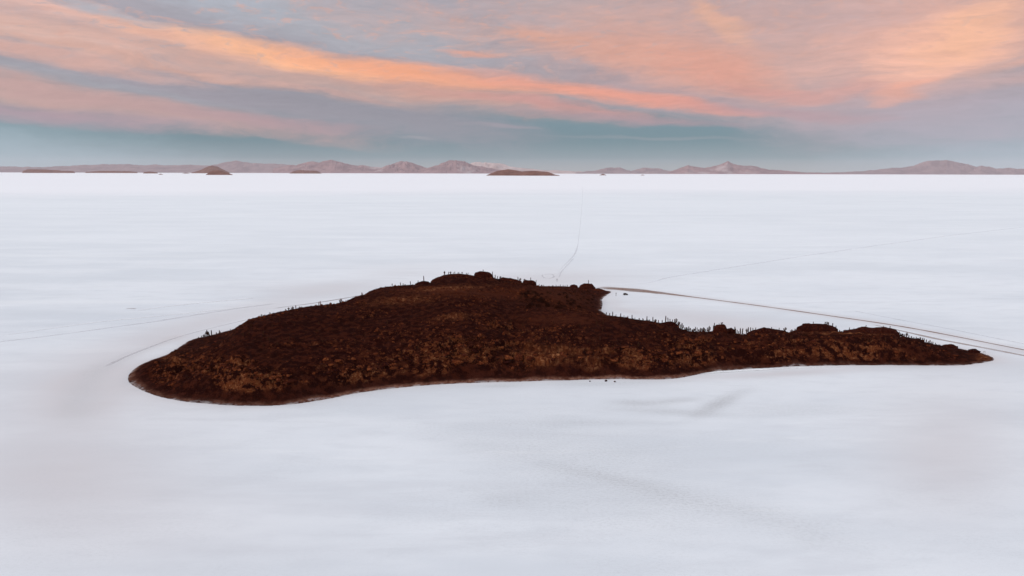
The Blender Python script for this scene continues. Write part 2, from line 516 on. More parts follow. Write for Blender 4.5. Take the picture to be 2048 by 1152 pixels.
sdS = np.full(SX.shape, -999.0)
m = (SX > -420) & (SX < 480) & (SY > 230) & (SY < 900)
sdS[m] = signed_dist(SX[m], SY[m])
me = mesh_np('salt_flat', V.reshape(-1, 3), grid_faces(*SX.shape))
damp = (gblob(1437, 808, 48, 11, -24) * 1.25 + gblob(1345, 802, 50, 5, -4) * .8 + gblob(1345, 824, 110, 6, 3) * .7 + gblob(1268, 806, 45, 6, 2) * .8 + gblob(1600, 820, 160, 14) * .25
        + gblob(1190, 950, 120, 9, 11) * .42 + gblob(1290, 978, 90, 16, 12) * .32 + gblob(1450, 1015, 200, 22, 12) * .26 + gblob(1620, 1070, 140, 30, 20) * .22 + gblob(1000, 900, 140, 25, 10) * .2
        + gblob(1010, 1000, 60, 18) * .4 + gblob(1150, 890, 260, 60, 8) * .3 + gblob(1250, 1010, 260, 60, 8) * .3 + gblob(1180, 845, 120, 6) * .35
        + 0 + gblob(1000, 772, 50, 3, -1) * .6 + gblob(1190, 768, 90, 4, -1) * .4)
damp = damp + np.where(sdS > -400, np.exp(sdS / 3.5) * .5 * sstep(.4, .7, fbm(SX / 25, SY / 25, 5, 4)), 0)
dust = (gblob(220, 770, 200, 60) * .55 + gblob(430, 640, 300, 22, -14) * .75 + gblob(110, 960, 260, 150) * .95 + gblob(1090, 555, 170, 24) * .8 + gblob(1430, 645, 200, 22, 8) * .8
        + gblob(1900, 900, 150, 130) * .9 + gblob(1560, 748, 170, 7, -3) * .9 + gblob(640, 575, 180, 14) * .45 + gblob(820, 545, 120, 16) * .4 + gblob(1900, 700, 120, 12, 10) * .5
        + gblob(1255, 622, 30, 5, 10) * .5 + gblob(1230, 606, 14, 12, 10) * .3 + gblob(400, 1060, 300, 90) * .25)
dust = dust + np.where(sdS > -400, np.exp(sdS / 4.0) * .7, 0) + np.where(sdS > -400, np.exp(sdS / 40.0) * .25, 0)
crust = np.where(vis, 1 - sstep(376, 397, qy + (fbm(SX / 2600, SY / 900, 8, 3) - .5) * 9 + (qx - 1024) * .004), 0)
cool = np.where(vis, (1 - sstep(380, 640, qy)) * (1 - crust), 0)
def line_dist(pix, x, y):
    P = np.array([[float(v) for v in at_z(a, b)] for a, b in pix]); best = np.full(x.shape, 1e9)
    for a, b in zip(P[:-1], P[1:]):
        ab = b - a; t = np.clip(((x - a[0]) * ab[0] + (y - a[1]) * ab[1]) / (ab @ ab), 0, 1)
        best = np.minimum(best, np.hypot(x - a[0] - t * ab[0], y - a[1] - t * ab[1]))
    return best


near = (SX > -600) & (SX < 900) & (SY > 150) & (SY < 1000)
ld = np.full(SX.shape, 1e9)
ld[near] = line_dist([(150, 860), (152, 815), (165, 775), (190, 748), (218, 729), (262, 709), (310, 691), (355, 674)], SX[near], SY[near])
wfade = np.where(qx < 200, 9.0, np.where(qx < 330, 9 - (qx - 200) / 130 * 6, 3.0))
damp = damp + np.exp(-(ld / wfade) ** 2) * .38 * sstep(880, 800, qy)
dust = dust + np.exp(-(ld / (wfade * 2.6)) ** 2) * .55 * sstep(900, 800, qy)
lr = np.full(SX.shape, 1e9)
lr[near] = line_dist([(1212, 575.5), (1287, 582), (1358, 590.5), (1508, 610), (1600, 623), (1690, 636), (1781, 649), (1917, 675), (2048, 703), (2200, 732)], SX[near], SY[near])
dust = dust + np.exp(-(lr / 9.0) ** 2) * .8
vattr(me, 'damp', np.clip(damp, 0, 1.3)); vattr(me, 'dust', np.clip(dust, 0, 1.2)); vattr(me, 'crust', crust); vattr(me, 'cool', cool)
salt, nt, bs = material('salt')
pos = nt.n('ShaderNodeNewGeometry').outputs['Position']
st = nt.n('ShaderNodeMapping', {'Vector': pos, 'Scale': (.35, 1.0, 1.0)}).outputs[0]
st2 = nt.n('ShaderNodeMapping', {'Vector': pos, 'Scale': (.55, 1.0, 1.0)}).outputs[0]
dmp, dst = nt.attr('damp'), nt.attr('dust')
g_fine = nt.noise(pos, 2.4, 4, .75); g_mid = nt.noise(st, .10, 5, .6); g_big = nt.noise(st, .010, 5, .6); g_huge = nt.noise(st, .0011, 5, .55)
g_grain = nt.math('MULTIPLY_ADD', nt.noise(st2, 1.1, 5, .85), .6, nt.math('MULTIPLY', nt.noise(pos, 3.4, 2, .8), .4))
SALT = (.855, .875, .905)
c = nt.mix(nt.ramp(g_big, .36, .62), SALT, (.735, .765, .805))
c = nt.mix(nt.ramp(g_huge, .42, .60, 0, .6), c, (.90, .92, .95))
c = nt.mix(nt.ramp(g_mid, .46, .70, 0, .30), c, (.68, .70, .735))
wsp_v = nt.n('ShaderNodeMapping', {'Vector': pos, 'Rotation': (0, 0, R(-14)), 'Scale': (.12, 1.0, 1.0)}).outputs[0]
wsp = nt.noise(wsp_v, .032, 6, .66, .6)
c = nt.mix(nt.ramp(wsp, .56, .70, 0, .55), c, (.93, .94, .95))
c = nt.mix(nt.ramp(wsp, .44, .30, 0, .45), c, (.70, .715, .75))
wf = nt.noise(nt.n('ShaderNodeMapping', {'Vector': pos, 'Rotation': (0, 0, R(-14)), 'Scale': (.06, 1.0, 1.0)}).outputs[0], .0045, 6, .66, .5)
c = nt.mix(nt.ramp(wf, .54, .64, 0, .5), c, (.94, .95, .96))
c = nt.mix(nt.ramp(wf, .46, .34, 0, .35), c, (.74, .765, .80))
c = nt.mix(nt.math('MULTIPLY', dst, nt.ramp(g_big, .2, .7, .6, 1)), c, (.70, .665, .675))
spk = nt.math('MULTIPLY', nt.ramp(g_grain, .47, .60), nt.math('ADD', nt.math('MULTIPLY', dmp, 1.0), nt.ramp(nt.noise(st2, .03, 4, .6), .42, .62, .04, .20)))
c = nt.mix(spk, c, (.47, .475, .485))
c = nt.mix(nt.math('MULTIPLY', dmp, .46), c, (.55, .55, .565))
c = nt.mix(nt.math('MULTIPLY', nt.ramp(g_fine, .42, .70), .16), c, (.55, .56, .60))
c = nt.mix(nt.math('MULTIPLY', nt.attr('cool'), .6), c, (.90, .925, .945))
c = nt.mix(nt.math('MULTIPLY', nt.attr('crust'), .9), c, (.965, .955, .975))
nt.set(bs.inputs['Base Color'], c)
bs.inputs['Roughness'].default_value = .8
bs.inputs['Specular IOR Level'].default_value = .12
bmp = nt.n('ShaderNodeBump', {'Strength': .25, 'Distance': .15, 'Height': g_grain})
nt.t.links.new(bmp.outputs[0], bs.inputs['Normal'])
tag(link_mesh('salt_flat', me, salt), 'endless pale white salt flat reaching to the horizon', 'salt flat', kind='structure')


# ------------------------------------------------------------------ tracks on the salt
def track_mat(name, rgb, dens, patchy=.5):
    m, nt, bs = material(name)
    pos = nt.n('ShaderNodeNewGeometry').outputs['Position']
    e = nt.attr('edge')
    n = nt.noise(pos, .05, 4, .6); n2 = nt.noise(pos, .6, 4, .75)
    nt.set(bs.inputs['Base Color'], nt.mix(nt.ramp(n2, .3, .7, 0, .35), rgb, tuple(min(1, v * 1.35) for v in rgb)))
    a = nt.math('MULTIPLY', nt.math('MULTIPLY', nt.ramp(e, .05, .8), nt.ramp(n, .5 - patchy * .5, .6, 1 - patchy, 1)), dens)
    nt.set(bs.inputs['Alpha'], nt.math('MULTIPLY', a, nt.ramp(n2, .25, .6, .6, 1)))
    return m


ZT = [.02]
def track(name, pix, widths, mat, label, cat='track'):
    P = np.array([[float(v) for v in at_z(x, y)] for x, y in pix]); W = np.array(widths if hasattr(widths, '__len__') else [widths] * len(pix), float)
    L = np.r_[0, np.cumsum(np.hypot(*np.diff(P, axis=0).T))]
    n = int(min(600, max(30, L[-1] / 4))); t = np.linspace(0, L[-1], n)
    Q = np.stack([np.interp(t, L, P[:, 0]), np.interp(t, L, P[:, 1])], 1); w = np.interp(t, L, W)
    for _ in range(14): Q[1:-1] = .5 * Q[1:-1] + .25 * Q[:-2] + .25 * Q[2:]
    T = np.gradient(Q, axis=0); T /= np.hypot(T[:, 0], T[:, 1])[:, None]; N = np.stack([-T[:, 1], T[:, 0]], 1)
    s = np.linspace(-1, 1, 7)
    j = (vnoise(t / 9, t * 0 + 3, 7) - .5) * .35
    V = Q[:, None, :] + N[:, None, :] * (s[None, :, None] * (w * (1 + j))[:, None, None] * .5)
    ZT[0] += .006
    V = np.concatenate([V, np.full(V.shape[:2] + (1,), ZT[0])], -1)
    me = mesh_np(name, V.reshape(-1, 3), grid_faces(n, 7))
    ends = np.minimum(1, np.minimum(np.arange(n), n - 1 - np.arange(n)) / (n * .06))
    vattr(me, 'edge', ((1 - np.abs(s))[None, :] ** .6 * ends[:, None] * np.ones((n, 1))))
    return tag(link_mesh(name, me, mat), label, cat, kind='structure')


m_dirt = track_mat('dirt_road', (.30, .20, .165), .9, .25)
m_ruts = track_mat('wheel_ruts', (.42, .33, .30), .7, .35)
m_faint = track_mat('faint_track', (.56, .54, .56), .30, .8)
m_line = track_mat('brown_line', (.30, .19, .17), .6, .4)
m_ridge = track_mat('salt_ridge', (.93, .93, .95), .8, .6)
track('road', [(1185, 575), (1212, 575.5), (1250, 578.5), (1287, 582), (1322, 586), (1358, 590.5), (1416, 598), (1508, 610), (1600, 623), (1690, 636), (1781, 649), (1850, 661), (1917, 674), (2048, 700), (2200, 728)],
      [9, 22, 24, 21, 16, 8, 4.8, 4.4, 4.4, 4.4, 4.4, 4.2, 3.8, 3.4, 3.4], m_dirt, 'brown dirt road running from the back spur past the pointed end', 'road')
track('track', [(1740, 648), (1800, 661), (1877, 679), (1941, 690.5), (2048, 711), (2200, 742)], [3, 5, 6, 6, 6, 6], m_ruts, 'worn wheel track beside the dirt road near the pointed end')
track('track', [(1700, 620), (1800, 640), (1900, 658), (2048, 688), (2150, 708)], 3, m_faint, 'faint grey wheel track on the far side of the dirt road')
track('track', [(1214, 572), (1300, 566), (1330, 556), (1460, 535), (1600, 513), (1760, 490), (1900, 471), (2100, 448)], [3, 3, 4, 4, 4, 4.5, 4.5, 5], track_mat('dim_track', (.64, .63, .655), .28, .8), 'faint straight track leaving the back spur towards the far salt')
track('track', [(1112, 566), (1114, 552), (1119, 541), (1133, 526), (1147, 513), (1153, 501), (1156, 488), (1160, 455), (1164, 410), (1166, 372)], [3, 3, 3, 3.5, 3.5, 3.5, 1.2, .9, 1.1, 1.5], m_faint, 'thin curving track climbing away behind the summit')
track('track', [(1118, 556), (1122, 544), (1136, 529), (1148, 516)], 2.5, m_faint, 'second rut alongside the thin curving track')
track('track', [(1085, 549), (1106, 547), (1110, 556), (1090, 558), (1083, 552), (1086, 549)], 3, m_faint, 'squarish loop of tyre marks behind the summit')
track('track', [(205, 736), (232, 722), (262, 708.5), (310, 690.5), (355, 673.5), (440, 652), (500, 638), (560, 626)], [4, 4, 3.2, 2.4, 2.2, 2.0, 1.8, 1.6], track_mat('swept_track', (.60, .575, .59), .4, .6), 'broad curved track sweeping round the blunt end of the island')
track('track', [(540, 618), (600, 610), (640, 605), (681, 598), (716, 592), (760, 585)], [1.5, 3, 3.5, 3.8, 3.8, 3], m_line, 'thin brown track line just above the main slope')
track('track', [(-60, 692), (0, 683), (70, 676), (140, 666), (190, 660), (234, 653), (300, 645), (390, 630), (480, 616), (560, 606)], [3, 3, 3, 3, 4, 4, 5, 5, 5, 5], m_faint, 'long grey track line crossing the salt beyond the blunt end')
track('salt_ridge', [(0, 672), (80, 660), (200, 643), (300, 634), (400, 624), (512, 611)], [2, 3, 4, 5, 5, 6], m_ridge, 'long low white ridge of salt beyond the blunt end', 'salt ridge')
track('salt_ridge', [(270, 622), (330, 613), (390, 607), (443, 602), (512, 596)], [4, 5, 5, 6, 6], m_ridge, 'bright white salt crest farther out beyond the blunt end', 'salt ridge')
track('salt_ridge', [(1290, 750), (1400, 747), (1450, 743), (1540, 738), (1620, 735), (1690, 734)], [1, 4, 4.5, 4, 2.5, 1], track_mat('salt_crust', (.93, .93, .95), 1.0, .3), 'white salt crust lying along the shore of the right arm', 'salt ridge')
track('track', [(252, 617.5), (262, 617), (272, 617.5)], 3, m_line, 'short brown dash on the salt beyond the blunt end')

# ------------------------------------------------------------------ rocks
def rock_geo(seed, sub=3, flat=1.0, nplanes=14, rough=.10):
    r = random.Random(seed)
    bm = bmesh.new(); bmesh.ops.create_icosphere(bm, subdivisions=sub, radius=1)
    P = []
    for _ in range(nplanes):
        n = Vector((r.gauss(0, 1), r.gauss(0, 1), r.gauss(0, 1))).normalized(); P.append((n, r.uniform(.62, 1.0)))
    off = Vector((r.uniform(0, 50), r.uniform(0, 50), r.uniform(0, 50)))
    from mathutils import noise as mn
    for v in bm.verts:
        d = v.co.normalized(); rad = 1.25
        for n, p in P:
            k = d.dot(n)
            if k > .05: rad = min(rad, p / k)
        rad *= 1 + rough * (mn.noise(d * 2.3 + off) + .5 * mn.noise(d * 6 + off))
        v.co = Vector((d.x * rad, d.y * rad, d.z * rad * flat))
    V = np.array([v.co[:] for v in bm.verts]); Fc = np.array([[v.index for v in f.verts] for f in bm.faces]); bm.free()
    return V, Fc


def rock_mesh(name, seed, mat, **k):
    V, Fc = rock_geo(seed, **k); me = mesh_np(name, V, Fc); me.materials.append(mat); return me


rocks_t = [rock_mesh('boulder', 100 + i, m_tan, sub=3, flat=random.uniform(.6, 1.05)) for i in range(6)]
rocks_r = [rock_mesh('boulder', 200 + i, m_rust, sub=3, flat=random.uniform(.6, 1.05)) for i in range(6)]
rocks_d = [rock_mesh('boulder', 300 + i, m_darkrock, sub=3, flat=random.uniform(.6, 1.0)) for i in range(4)]
ORD = ['first', 'second', 'third', 'fourth', 'fifth', 'sixth', 'seventh', 'eighth', 'ninth', 'tenth', 'eleventh', 'twelfth', 'thirteenth', 'fourteenth', 'fifteenth', 'sixteenth']


def boulder(me, x, y, z, s, label, group=None, sc=(1, 1, 1)):
    o = bpy.data.objects.new('boulder', me); col.objects.link(o)
    o.location = (x, y, z); o.scale = (s * sc[0], s * sc[1], s * sc[2]); o.rotation_euler = (random.uniform(-.2, .2), random.uniform(-.2, .2), random.uniform(0, 6.28))
    return tag(o, label, 'boulder', group)


REG = [   # cx cy rx ry count min max  words, words of the biggest
    (438, 742, 58, 22, 34, .7, 1.7, 'pale boulder among the loose rocks low on the blunt end', 'largest pale boulder low on the blunt end of the island'),
    (560, 765, 60, 20, 30, .8, 2.0, 'tan boulder on the foot of the main slope beside the blunt end', 'largest tan boulder above the bulge of the shore'),
    (690, 738, 70, 24, 26, .8, 1.9, 'brown boulder on the dark lower slope between bulge and cliffs', 'largest brown boulder on the dark lower slope past the bulge'),
    (830, 728, 60, 24, 30, .9, 2.2, 'rusty boulder in the jumble above the straight front shore', 'largest rusty boulder in the jumble above the straight shore'),
    (945, 700, 70, 30, 34, 1.0, 2.6, 'orange brown boulder in the broken ground below the summit', 'largest orange brown boulder below the summit'),
    (1090, 724, 90, 18, 22, 1.0, 2.6, 'light boulder at the foot of the pale cliff band', 'largest light boulder under the pale cliff band'),
    (1220, 715, 60, 26, 24, .9, 2.2, 'tan boulder on the slope where the island narrows', 'largest tan boulder where the island narrows'),
    (1335, 725, 50, 26, 24, .9, 2.2, 'reddish boulder piled on the headland before the long arm', 'largest reddish boulder on the headland before the long arm'),
    (1440, 695, 70, 22, 22, .8, 1.8, 'small brown boulder at the root of the long arm', 'largest brown boulder at the root of the long arm'),
    (1600, 690, 100, 20, 20, .7, 1.6, 'small rust boulder on the middle of the long arm', 'largest rust boulder on the middle of the long arm'),
    (1850, 710, 80, 10, 12, .6, 1.3, 'little tan boulder near the pointed end of the island', 'largest boulder near the pointed end of the island'),
]
for (cx, cy, rx, ry, n, a, b, lab, big) in REG:
    done = 0; first = True
    while done < n:
        r_, th = math.sqrt(random.random()), random.uniform(0, 6.283)
        h = hit(cx + rx * r_ * math.cos(th), cy + ry * r_ * math.sin(th))
        if h is None or bil(SD, h[0], h[1], X0, Y0, STEP) < 10: done += .2; continue
        s = (b * 1.15 if first else a * .8 + (b - a) * .85 * random.random() ** 2.2)
        me = random.choice(rocks_t if random.random() < .5 else (rocks_r if random.random() < .75 else rocks_d))
        boulder(me, h[0], h[1], h[2] + s * .12, s, big if first else (('small ' if s < a * 1.05 else 'large ' if s > (a + b) * .5 else 'mid-sized ') + lab.replace('small ', '').replace('little ', '')), 'boulders on the front slope', (random.uniform(.8, 1.7), random.uniform(.8, 1.3), random.uniform(.5, 1.2)))
        first = False; done += 1
# loose single stones on the salt and the bank
for px, py, s, me, lab in [(1212, 762.5, 1.0, rocks_r[0], 'brown boulder lying on the salt just off the front shore'), (1230, 764, .75, rocks_d[0], 'small dark stone on the salt beside the brown boulder'),
                           (1219, 748.5, .6, rocks_t[1], 'single pale stone on the smooth foot slope'), (1180, 763, .6, rocks_d[1], 'tiny dark stone standing on the salt by the straight front shore')]:
    x, y = at_z(px, py); x, y = float(x), float(y); s *= .8; boulder(me, x, y, max(0, float(H(x, y))) + s * .3, s, lab)

# rubble: far too many stones to count
vs, fs, base = [], [], 0
protos = [rock_geo(400 + i, sub=1, nplanes=8, rough=.15) for i in range(6)]
cand = np.argwhere((rockm > .10) & (SD > 6))
for k in rng.choice(len(cand), 9000, replace=False):
    i, j = cand[k]
    if random.random() > rockm[i, j] * .8 + .12: continue
    Vp, Fp = random.choice(protos); s = .22 + .85 * random.random() ** 3
    a = random.uniform(0, 6.28); ca, sa = math.cos(a), math.sin(a)
    q = Vp * (s * random.uniform(.8, 1.6), s, s * random.uniform(.6, 1.1)) @ np.array([[ca, sa, 0], [-sa, ca, 0], [0, 0, 1]])
    vs.append(q + (GX[i, j] + random.uniform(-.3, .3), GY[i, j] + random.uniform(-.3, .3), Z[i, j] + s * .15)); fs.append(Fp + base); base += len(q)
me = mesh_np('rubble', np.vstack(vs), np.vstack(fs))
tag(link_mesh('rubble', me, rock_mat('rubble_stone', RUST, TAN, PALE)), 'small loose stones strewn over the rocky front slope', 'rubble', kind='stuff')

# scrub: low dark tufts all over the island
vs, fs, base = [], [], 0
cand = np.argwhere((SD > 13))
for k in rng.choice(len(cand), 12000, replace=False):
    i, j = cand[k]
    if random.random() < rockm[i, j] * .55 or random.random() < calm[i, j] * .8: continue
    s = .25 + .6 * random.random() ** 2.5
    x, y, z = GX[i, j], GY[i, j], Z[i, j]
    for _ in range(7):
        d = np.array([random.gauss(0, .55), random.gauss(0, .55), abs(random.gauss(.35, .35))]) * s
        u = np.array([random.gauss(0, 1), random.gauss(0, 1), random.gauss(0, 1)]); u *= s * .55 / np.linalg.norm(u)
        w = np.array([random.gauss(0, 1), random.gauss(0, 1), random.gauss(0, 1)]); w *= s * .45 / np.linalg.norm(w)
        c0 = np.array([x, y, z]) + d
        vs.append(np.stack([c0 - u, c0 + w, c0 + u, c0 - w])); fs.append([base, base + 1, base + 2, base + 3]); base += 4
me = mesh_np('scrub', np.vstack(vs), np.array(fs))
tag(link_mesh('scrub', me, m_scrub), 'low dark scrub covering the slopes of the island', 'scrub', kind='stuff')


# ------------------------------------------------------------------ outcrops standing on the skyline
def mound(prof, label, mat, yr=None, depth=.45, back=0.0):
    """rock mass with a crest line, steep sides and a footing sunk in the slope"""
    px = np.array([p[0] for p in prof], float); py = np.array([p[1] for p in prof], float)
    Y = skyline(float(px.mean()), *(yr or (None, None)))[1] + back
    n = max(26, int((px[-1] - px[0]) * 1.6)); m = 26
    u = np.linspace(px[0], px[-1], n); top = np.interp(u, px, py) - .6
    X, _, Zt = at_y(u, top, Y); D = max((X[-1] - X[0]) * depth * .5, 4.0); D = min(D, 11)
    s_ = np.linspace(-1, 1, m)
    gx_ = X[None, :] * (1 + s_[:, None] * D / Y); gy_ = Y + s_[:, None] * D + 0 * gx_
    sd_ = int(px[0])
    f = (fbm(gx_ / 5, gy_ / 5, sd_, 5, .6) - .5); f2_ = (fbm(gx_ / 1.6, gy_ / 1.6, sd_ + 9, 3) - .5)
    w1, w2, wid = worley(gx_ / 3.2, gy_ / 3.0, sd_ + 3)
    g0 = H(gx_, gy_) - 1.0
    gnd = float(H(X.mean(), Y)) - 1.0
    hgt = np.maximum(Zt[None, :] - g0, .4)
    edge = np.clip(np.minimum(np.arange(n), n - 1 - np.arange(n)) / 2.0, 0, 1)[None, :]
    env = np.clip(1 - np.abs(s_[:, None] + f * .5) ** 2.6, 0, 1) * edge
    blk = ((wid - .5) * .9 * sstep(.03, .2, w2 - w1))
    Zm = g0 + hgt * env + (f * 1.2 + f2_ * .5 + blk * .7) * np.clip(env * 1.5, 0, 1) * np.minimum(1, np.abs(s_[:, None]) * 2.2 + .25)
    gx_ = gx_ + f2_ * .8; gy_ = gy_ + f * 1.5
    me = mesh_np('rock_outcrop', np.stack([gx_, gy_, Zm], -1).reshape(-1, 3) - (X.mean(), Y, gnd), grid_faces(m, n))
    o = link_mesh('rock_outcrop', me, mat); o.location = (float(X.mean()), Y, gnd)
    return tag(o, label, 'outcrop', 'rock outcrops on the skyline')


mound([(947, 551), (950, 546), (959, 543), (970, 543.5), (979, 546), (984, 550), (987, 554)], 'rounded dark outcrop capping the summit of the island', m_darkrock)
mound([(860, 566), (865, 560), (887, 551), (902, 549), (918, 548.5), (935, 550), (948, 552.5)], 'long low rock ledge on the skyline beside the summit outcrop', m_rust, back=-4)
mound([(829, 569), (836, 565), (847, 562), (857, 564), (862, 567.5)], 'dark rock mound on the rising ridge before the summit', m_darkrock)
mound([(997, 558), (1004, 555), (1021, 557), (1037, 561), (1044, 563)], 'low rock hump just past the summit on the falling ridge', m_darkrock)
mound([(1045, 563), (1051, 560.5), (1066, 562), (1072, 565), (1074, 571)], 'dark block outcrop halfway down the falling ridge', m_darkrock)
mound([(1138, 576), (1141, 571), (1148, 569.5), (1154, 571.5), (1157, 577)], 'small round outcrop beside the larger dome of the back spur', m_darkrock)
mound([(1156, 577), (1161, 570.5), (1168, 567.5), (1183, 568), (1188, 573), (1192, 578)], 'large dark rock dome near the end of the back spur', m_darkrock)
mound([(1188, 578), (1198, 577.5), (1207, 580), (1215, 584)], 'low rock hump at the tip of the back spur', m_rust)
Y_ARM = (395, 520)
mound([(1318, 647), (1334, 644), (1344, 644), (1352, 648), (1357, 654)], 'low dark hump where the long arm begins', m_darkrock, Y_ARM)
mound([(1423, 666), (1426, 660), (1429, 654), (1433, 650.5), (1438, 650), (1444, 648.3), (1448, 649), (1451, 652), (1453, 657), (1457, 663)], 'tall blocky outcrop at the root of the long arm', m_darkrock, Y_ARM)
mound([(1450, 661), (1456, 657.5), (1462, 656.5), (1468, 660), (1473, 667)], 'lower outcrop leaning beside the tall blocky one', m_darkrock, Y_ARM)
mound([(1492, 669), (1502, 662.5), (1516, 659.5), (1528, 656.5), (1541, 658), (1559, 661.5), (1570, 663.5), (1577, 668)], 'broad rusty hump between the tall cacti and the flat mesa', m_rust, Y_ARM)
mound([(1578, 668), (1588, 662), (1598, 660), (1604, 662)], 'small rusty hump against the side of the flat mesa', m_rust, Y_ARM)
mound([(1592, 662), (1595, 655), (1604, 651.5), (1605.5, 648.5), (1617, 647.5), (1631, 648), (1650, 649), (1662, 652), (1671, 655), (1677, 661)], 'long flat topped mesa outcrop on the long arm', m_darkrock, Y_ARM)
mound([(1686, 663), (1700, 661), (1712, 660), (1718, 656), (1731, 655), (1745, 657), (1767, 656), (1782, 658), (1793, 662), (1800, 669)], 'second dark mesa outcrop sloping towards the pointed end', m_darkrock, Y_ARM)
mound([(1884, 691), (1893, 689.5), (1902, 689.5), (1917, 694)], 'low dark hump on the tapering end of the arm', m_darkrock, Y_ARM)
mound([(1936, 701.5), (1944, 698.5), (1952, 698.5), (1961, 704), (1972, 711)], 'last dark hump before the pointed end of the island', m_darkrock, Y_ARM)
bpy.context.view_layer.update()

# ------------------------------------------------------------------ cacti
def column(rad, pts, ribs=9, rings=9, sides=18):
    """ribbed tapering column along a bent axis"""
    P = np.array(pts, float); L = np.r_[0, np.cumsum(np.linalg.norm(np.diff(P, axis=0), axis=1))]
    t = np.linspace(0, L[-1], rings); Q = np.stack([np.interp(t, L, P[:, k]) for k in range(3)], 1)
    T = np.gradient(Q, axis=0); T /= np.linalg.norm(T, axis=1)[:, None]
    V = []
    for i in range(rings):
        u = t[i] / L[-1]; r = rad * (.82 + .18 * math.sin(u * 3.1)) * (1 if u < .86 else math.sqrt(max(.02, 1 - ((u - .86) / .145) ** 2)))
        a = np.cross(T[i], (0, 1, 0) if abs(T[i][1]) < .9 else (1, 0, 0)); a /= np.linalg.norm(a); b = np.cross(T[i], a)
        for k in range(sides):
            th = 2 * math.pi * k / sides; rr = r * (1 + .09 * (1 if k % 2 else -1))
            V.append(Q[i] + (a * math.cos(th) + b * math.sin(th)) * rr)
    V.append(Q[-1] + T[-1] * rad * .05)
    Fs = [(i * sides + k, i * sides + (k + 1) % sides, (i + 1) * sides + (k + 1) % sides, (i + 1) * sides + k) for i in range(rings - 1) for k in range(sides)]
    n = len(V) - 1
    Fs += [((rings - 1) * sides + k, (rings - 1) * sides + (k + 1) % sides, n, n) for k in range(sides)]
    bm = bmesh.new(); vv = [bm.verts.new(v) for v in V]
    for f in Fs: bm.faces.new([vv[i] for i in (f[:3] if f[2] == f[3] else f)])
    return bm


def bm_mesh(name, bm, mat):
    me = bpy.data.meshes.new(name); bm.to_mesh(me); bm.free(); me.materials.append(mat); return me


def make_cactus(mat, kind):
    """one metre tall prototypes, scaled when placed"""
    if kind == 0:
        parts = [('stem', column(.075, [(0, 0, -.08), (.01, 0, .5), (0, 0, 1)]))]
    elif kind == 1:
        parts = [('stem', column(.08, [(0, 0, -.08), (0, .01, .5), (.01, 0, 1)])), ('arm', column(.055, [(0, 0, .32), (.15, .02, .36), (.18, .02, .5), (.18, .02, .82)])),
                 ('arm', column(.05, [(0, 0, .42), (-.13, -.02, .46), (-.16, -.02, .6), (-.16, -.02, .76)]))]
    elif kind == 2:
        parts = [('stem', column(.085, [(0, 0, -.08), (-.01, .01, .5), (0, 0, 1)])), ('arm', column(.06, [(0, 0, .15), (.17, .05, .2), (.2, .05, .4), (.2, .05, .66)]))]
    else:
        parts = [('stem', column(.10, [(0, 0, -.08), (.02, .01, .5), (.06, 0, 1)])), ('arm', column(.07, [(0, 0, .1), (-.18, .05, .14), (-.22, .05, .3), (-.23, .05, .72)])),
                 ('arm', column(.06, [(0, 0, .2), (.16, -.05, .26), (.22, -.05, .4), (.24, -.05, .88)]))]
    return [(n, bm_mesh(n, b, mat)) for n, b in parts]


CP = {(m.name, k): make_cactus(m, k) for m in (m_cactus, m_spine) for k in range(4)}


def cactus(x, y, z, h, label, group, kind=None, mat=m_cactus, lean=None):
    kind = random.choice([0, 0, 0, 0, 0, 0, 1, 2, 3]) if kind is None else kind
    o = bpy.data.objects.new('cactus', None); col.objects.link(o); o.empty_display_size = .5
    fat = max(1.0, .34 / (h * .09)) if h < 5 else 1.0
    o.location = (x, y, z); o.scale = (h * min(fat, 1.8), h * min(fat, 1.8), h); o.rotation_euler = (random.gauss(0, .04), lean if lean is not None else random.gauss(0, .05), random.uniform(-.6, .6))
    for n, me in CP[(mat.name, kind)]:
        c_ = bpy.data.objects.new(n, me); col.objects.link(c_); c_.parent = o
    return tag(o, label, 'cactus', group)


OUTC = [o for o in col.objects if o.name.startswith('rock_outcrop')]
def top_with_rocks(px, yr=None):
    """skyline point, standing on an outcrop where one is there"""
    x, y, z = skyline(px, *(yr or (None, None)))
    best = (x, y, z)
    for o in OUTC:
        me = o.data; L = np.array(o.location)
        if abs(L[1] - y) > 45 or abs(L[0] - x) > 60: continue
        if not hasattr(top_with_rocks, 'c'): top_with_rocks.c = {}
        if o.name not in top_with_rocks.c:
            a = np.empty(len(me.vertices) * 3, np.float32); me.vertices.foreach_get('co', a); top_with_rocks.c[o.name] = a.reshape(-1, 3) + L
        A = top_with_rocks.c[o.name]; qx_, qy_ = project(A)
        k = np.nonzero(np.abs(qx_ - px) < 2.2)[0]
        if len(k):
            i = k[np.argmin(qy_[k])]
            if qy_[i] < project(np.array(best))[1]: best = tuple(A[i])
    return best


def row(items, fmt, group, yr=None, who='blunt end', mat=m_cactus, share=False, kind=None):
    tall = max(range(len(items)), key=lambda i: items[i][1])
    for i, (px, hp) in enumerate(items):
        x, y, z = top_with_rocks(px, yr)
        h = hp * y / F * 1.02 * random.uniform(.82, 1.12)
        if share: lab = fmt if i != tall else 'tallest ' + fmt.replace('one of the ', '').replace('cacti', 'cactus')
        else: lab = f'{ORD[i]} cactus from the {who} in {fmt}' if len(items) > 1 else fmt
        cactus(float(x), float(y), float(z) - .1, h, lab, group, mat=mat, kind=kind)


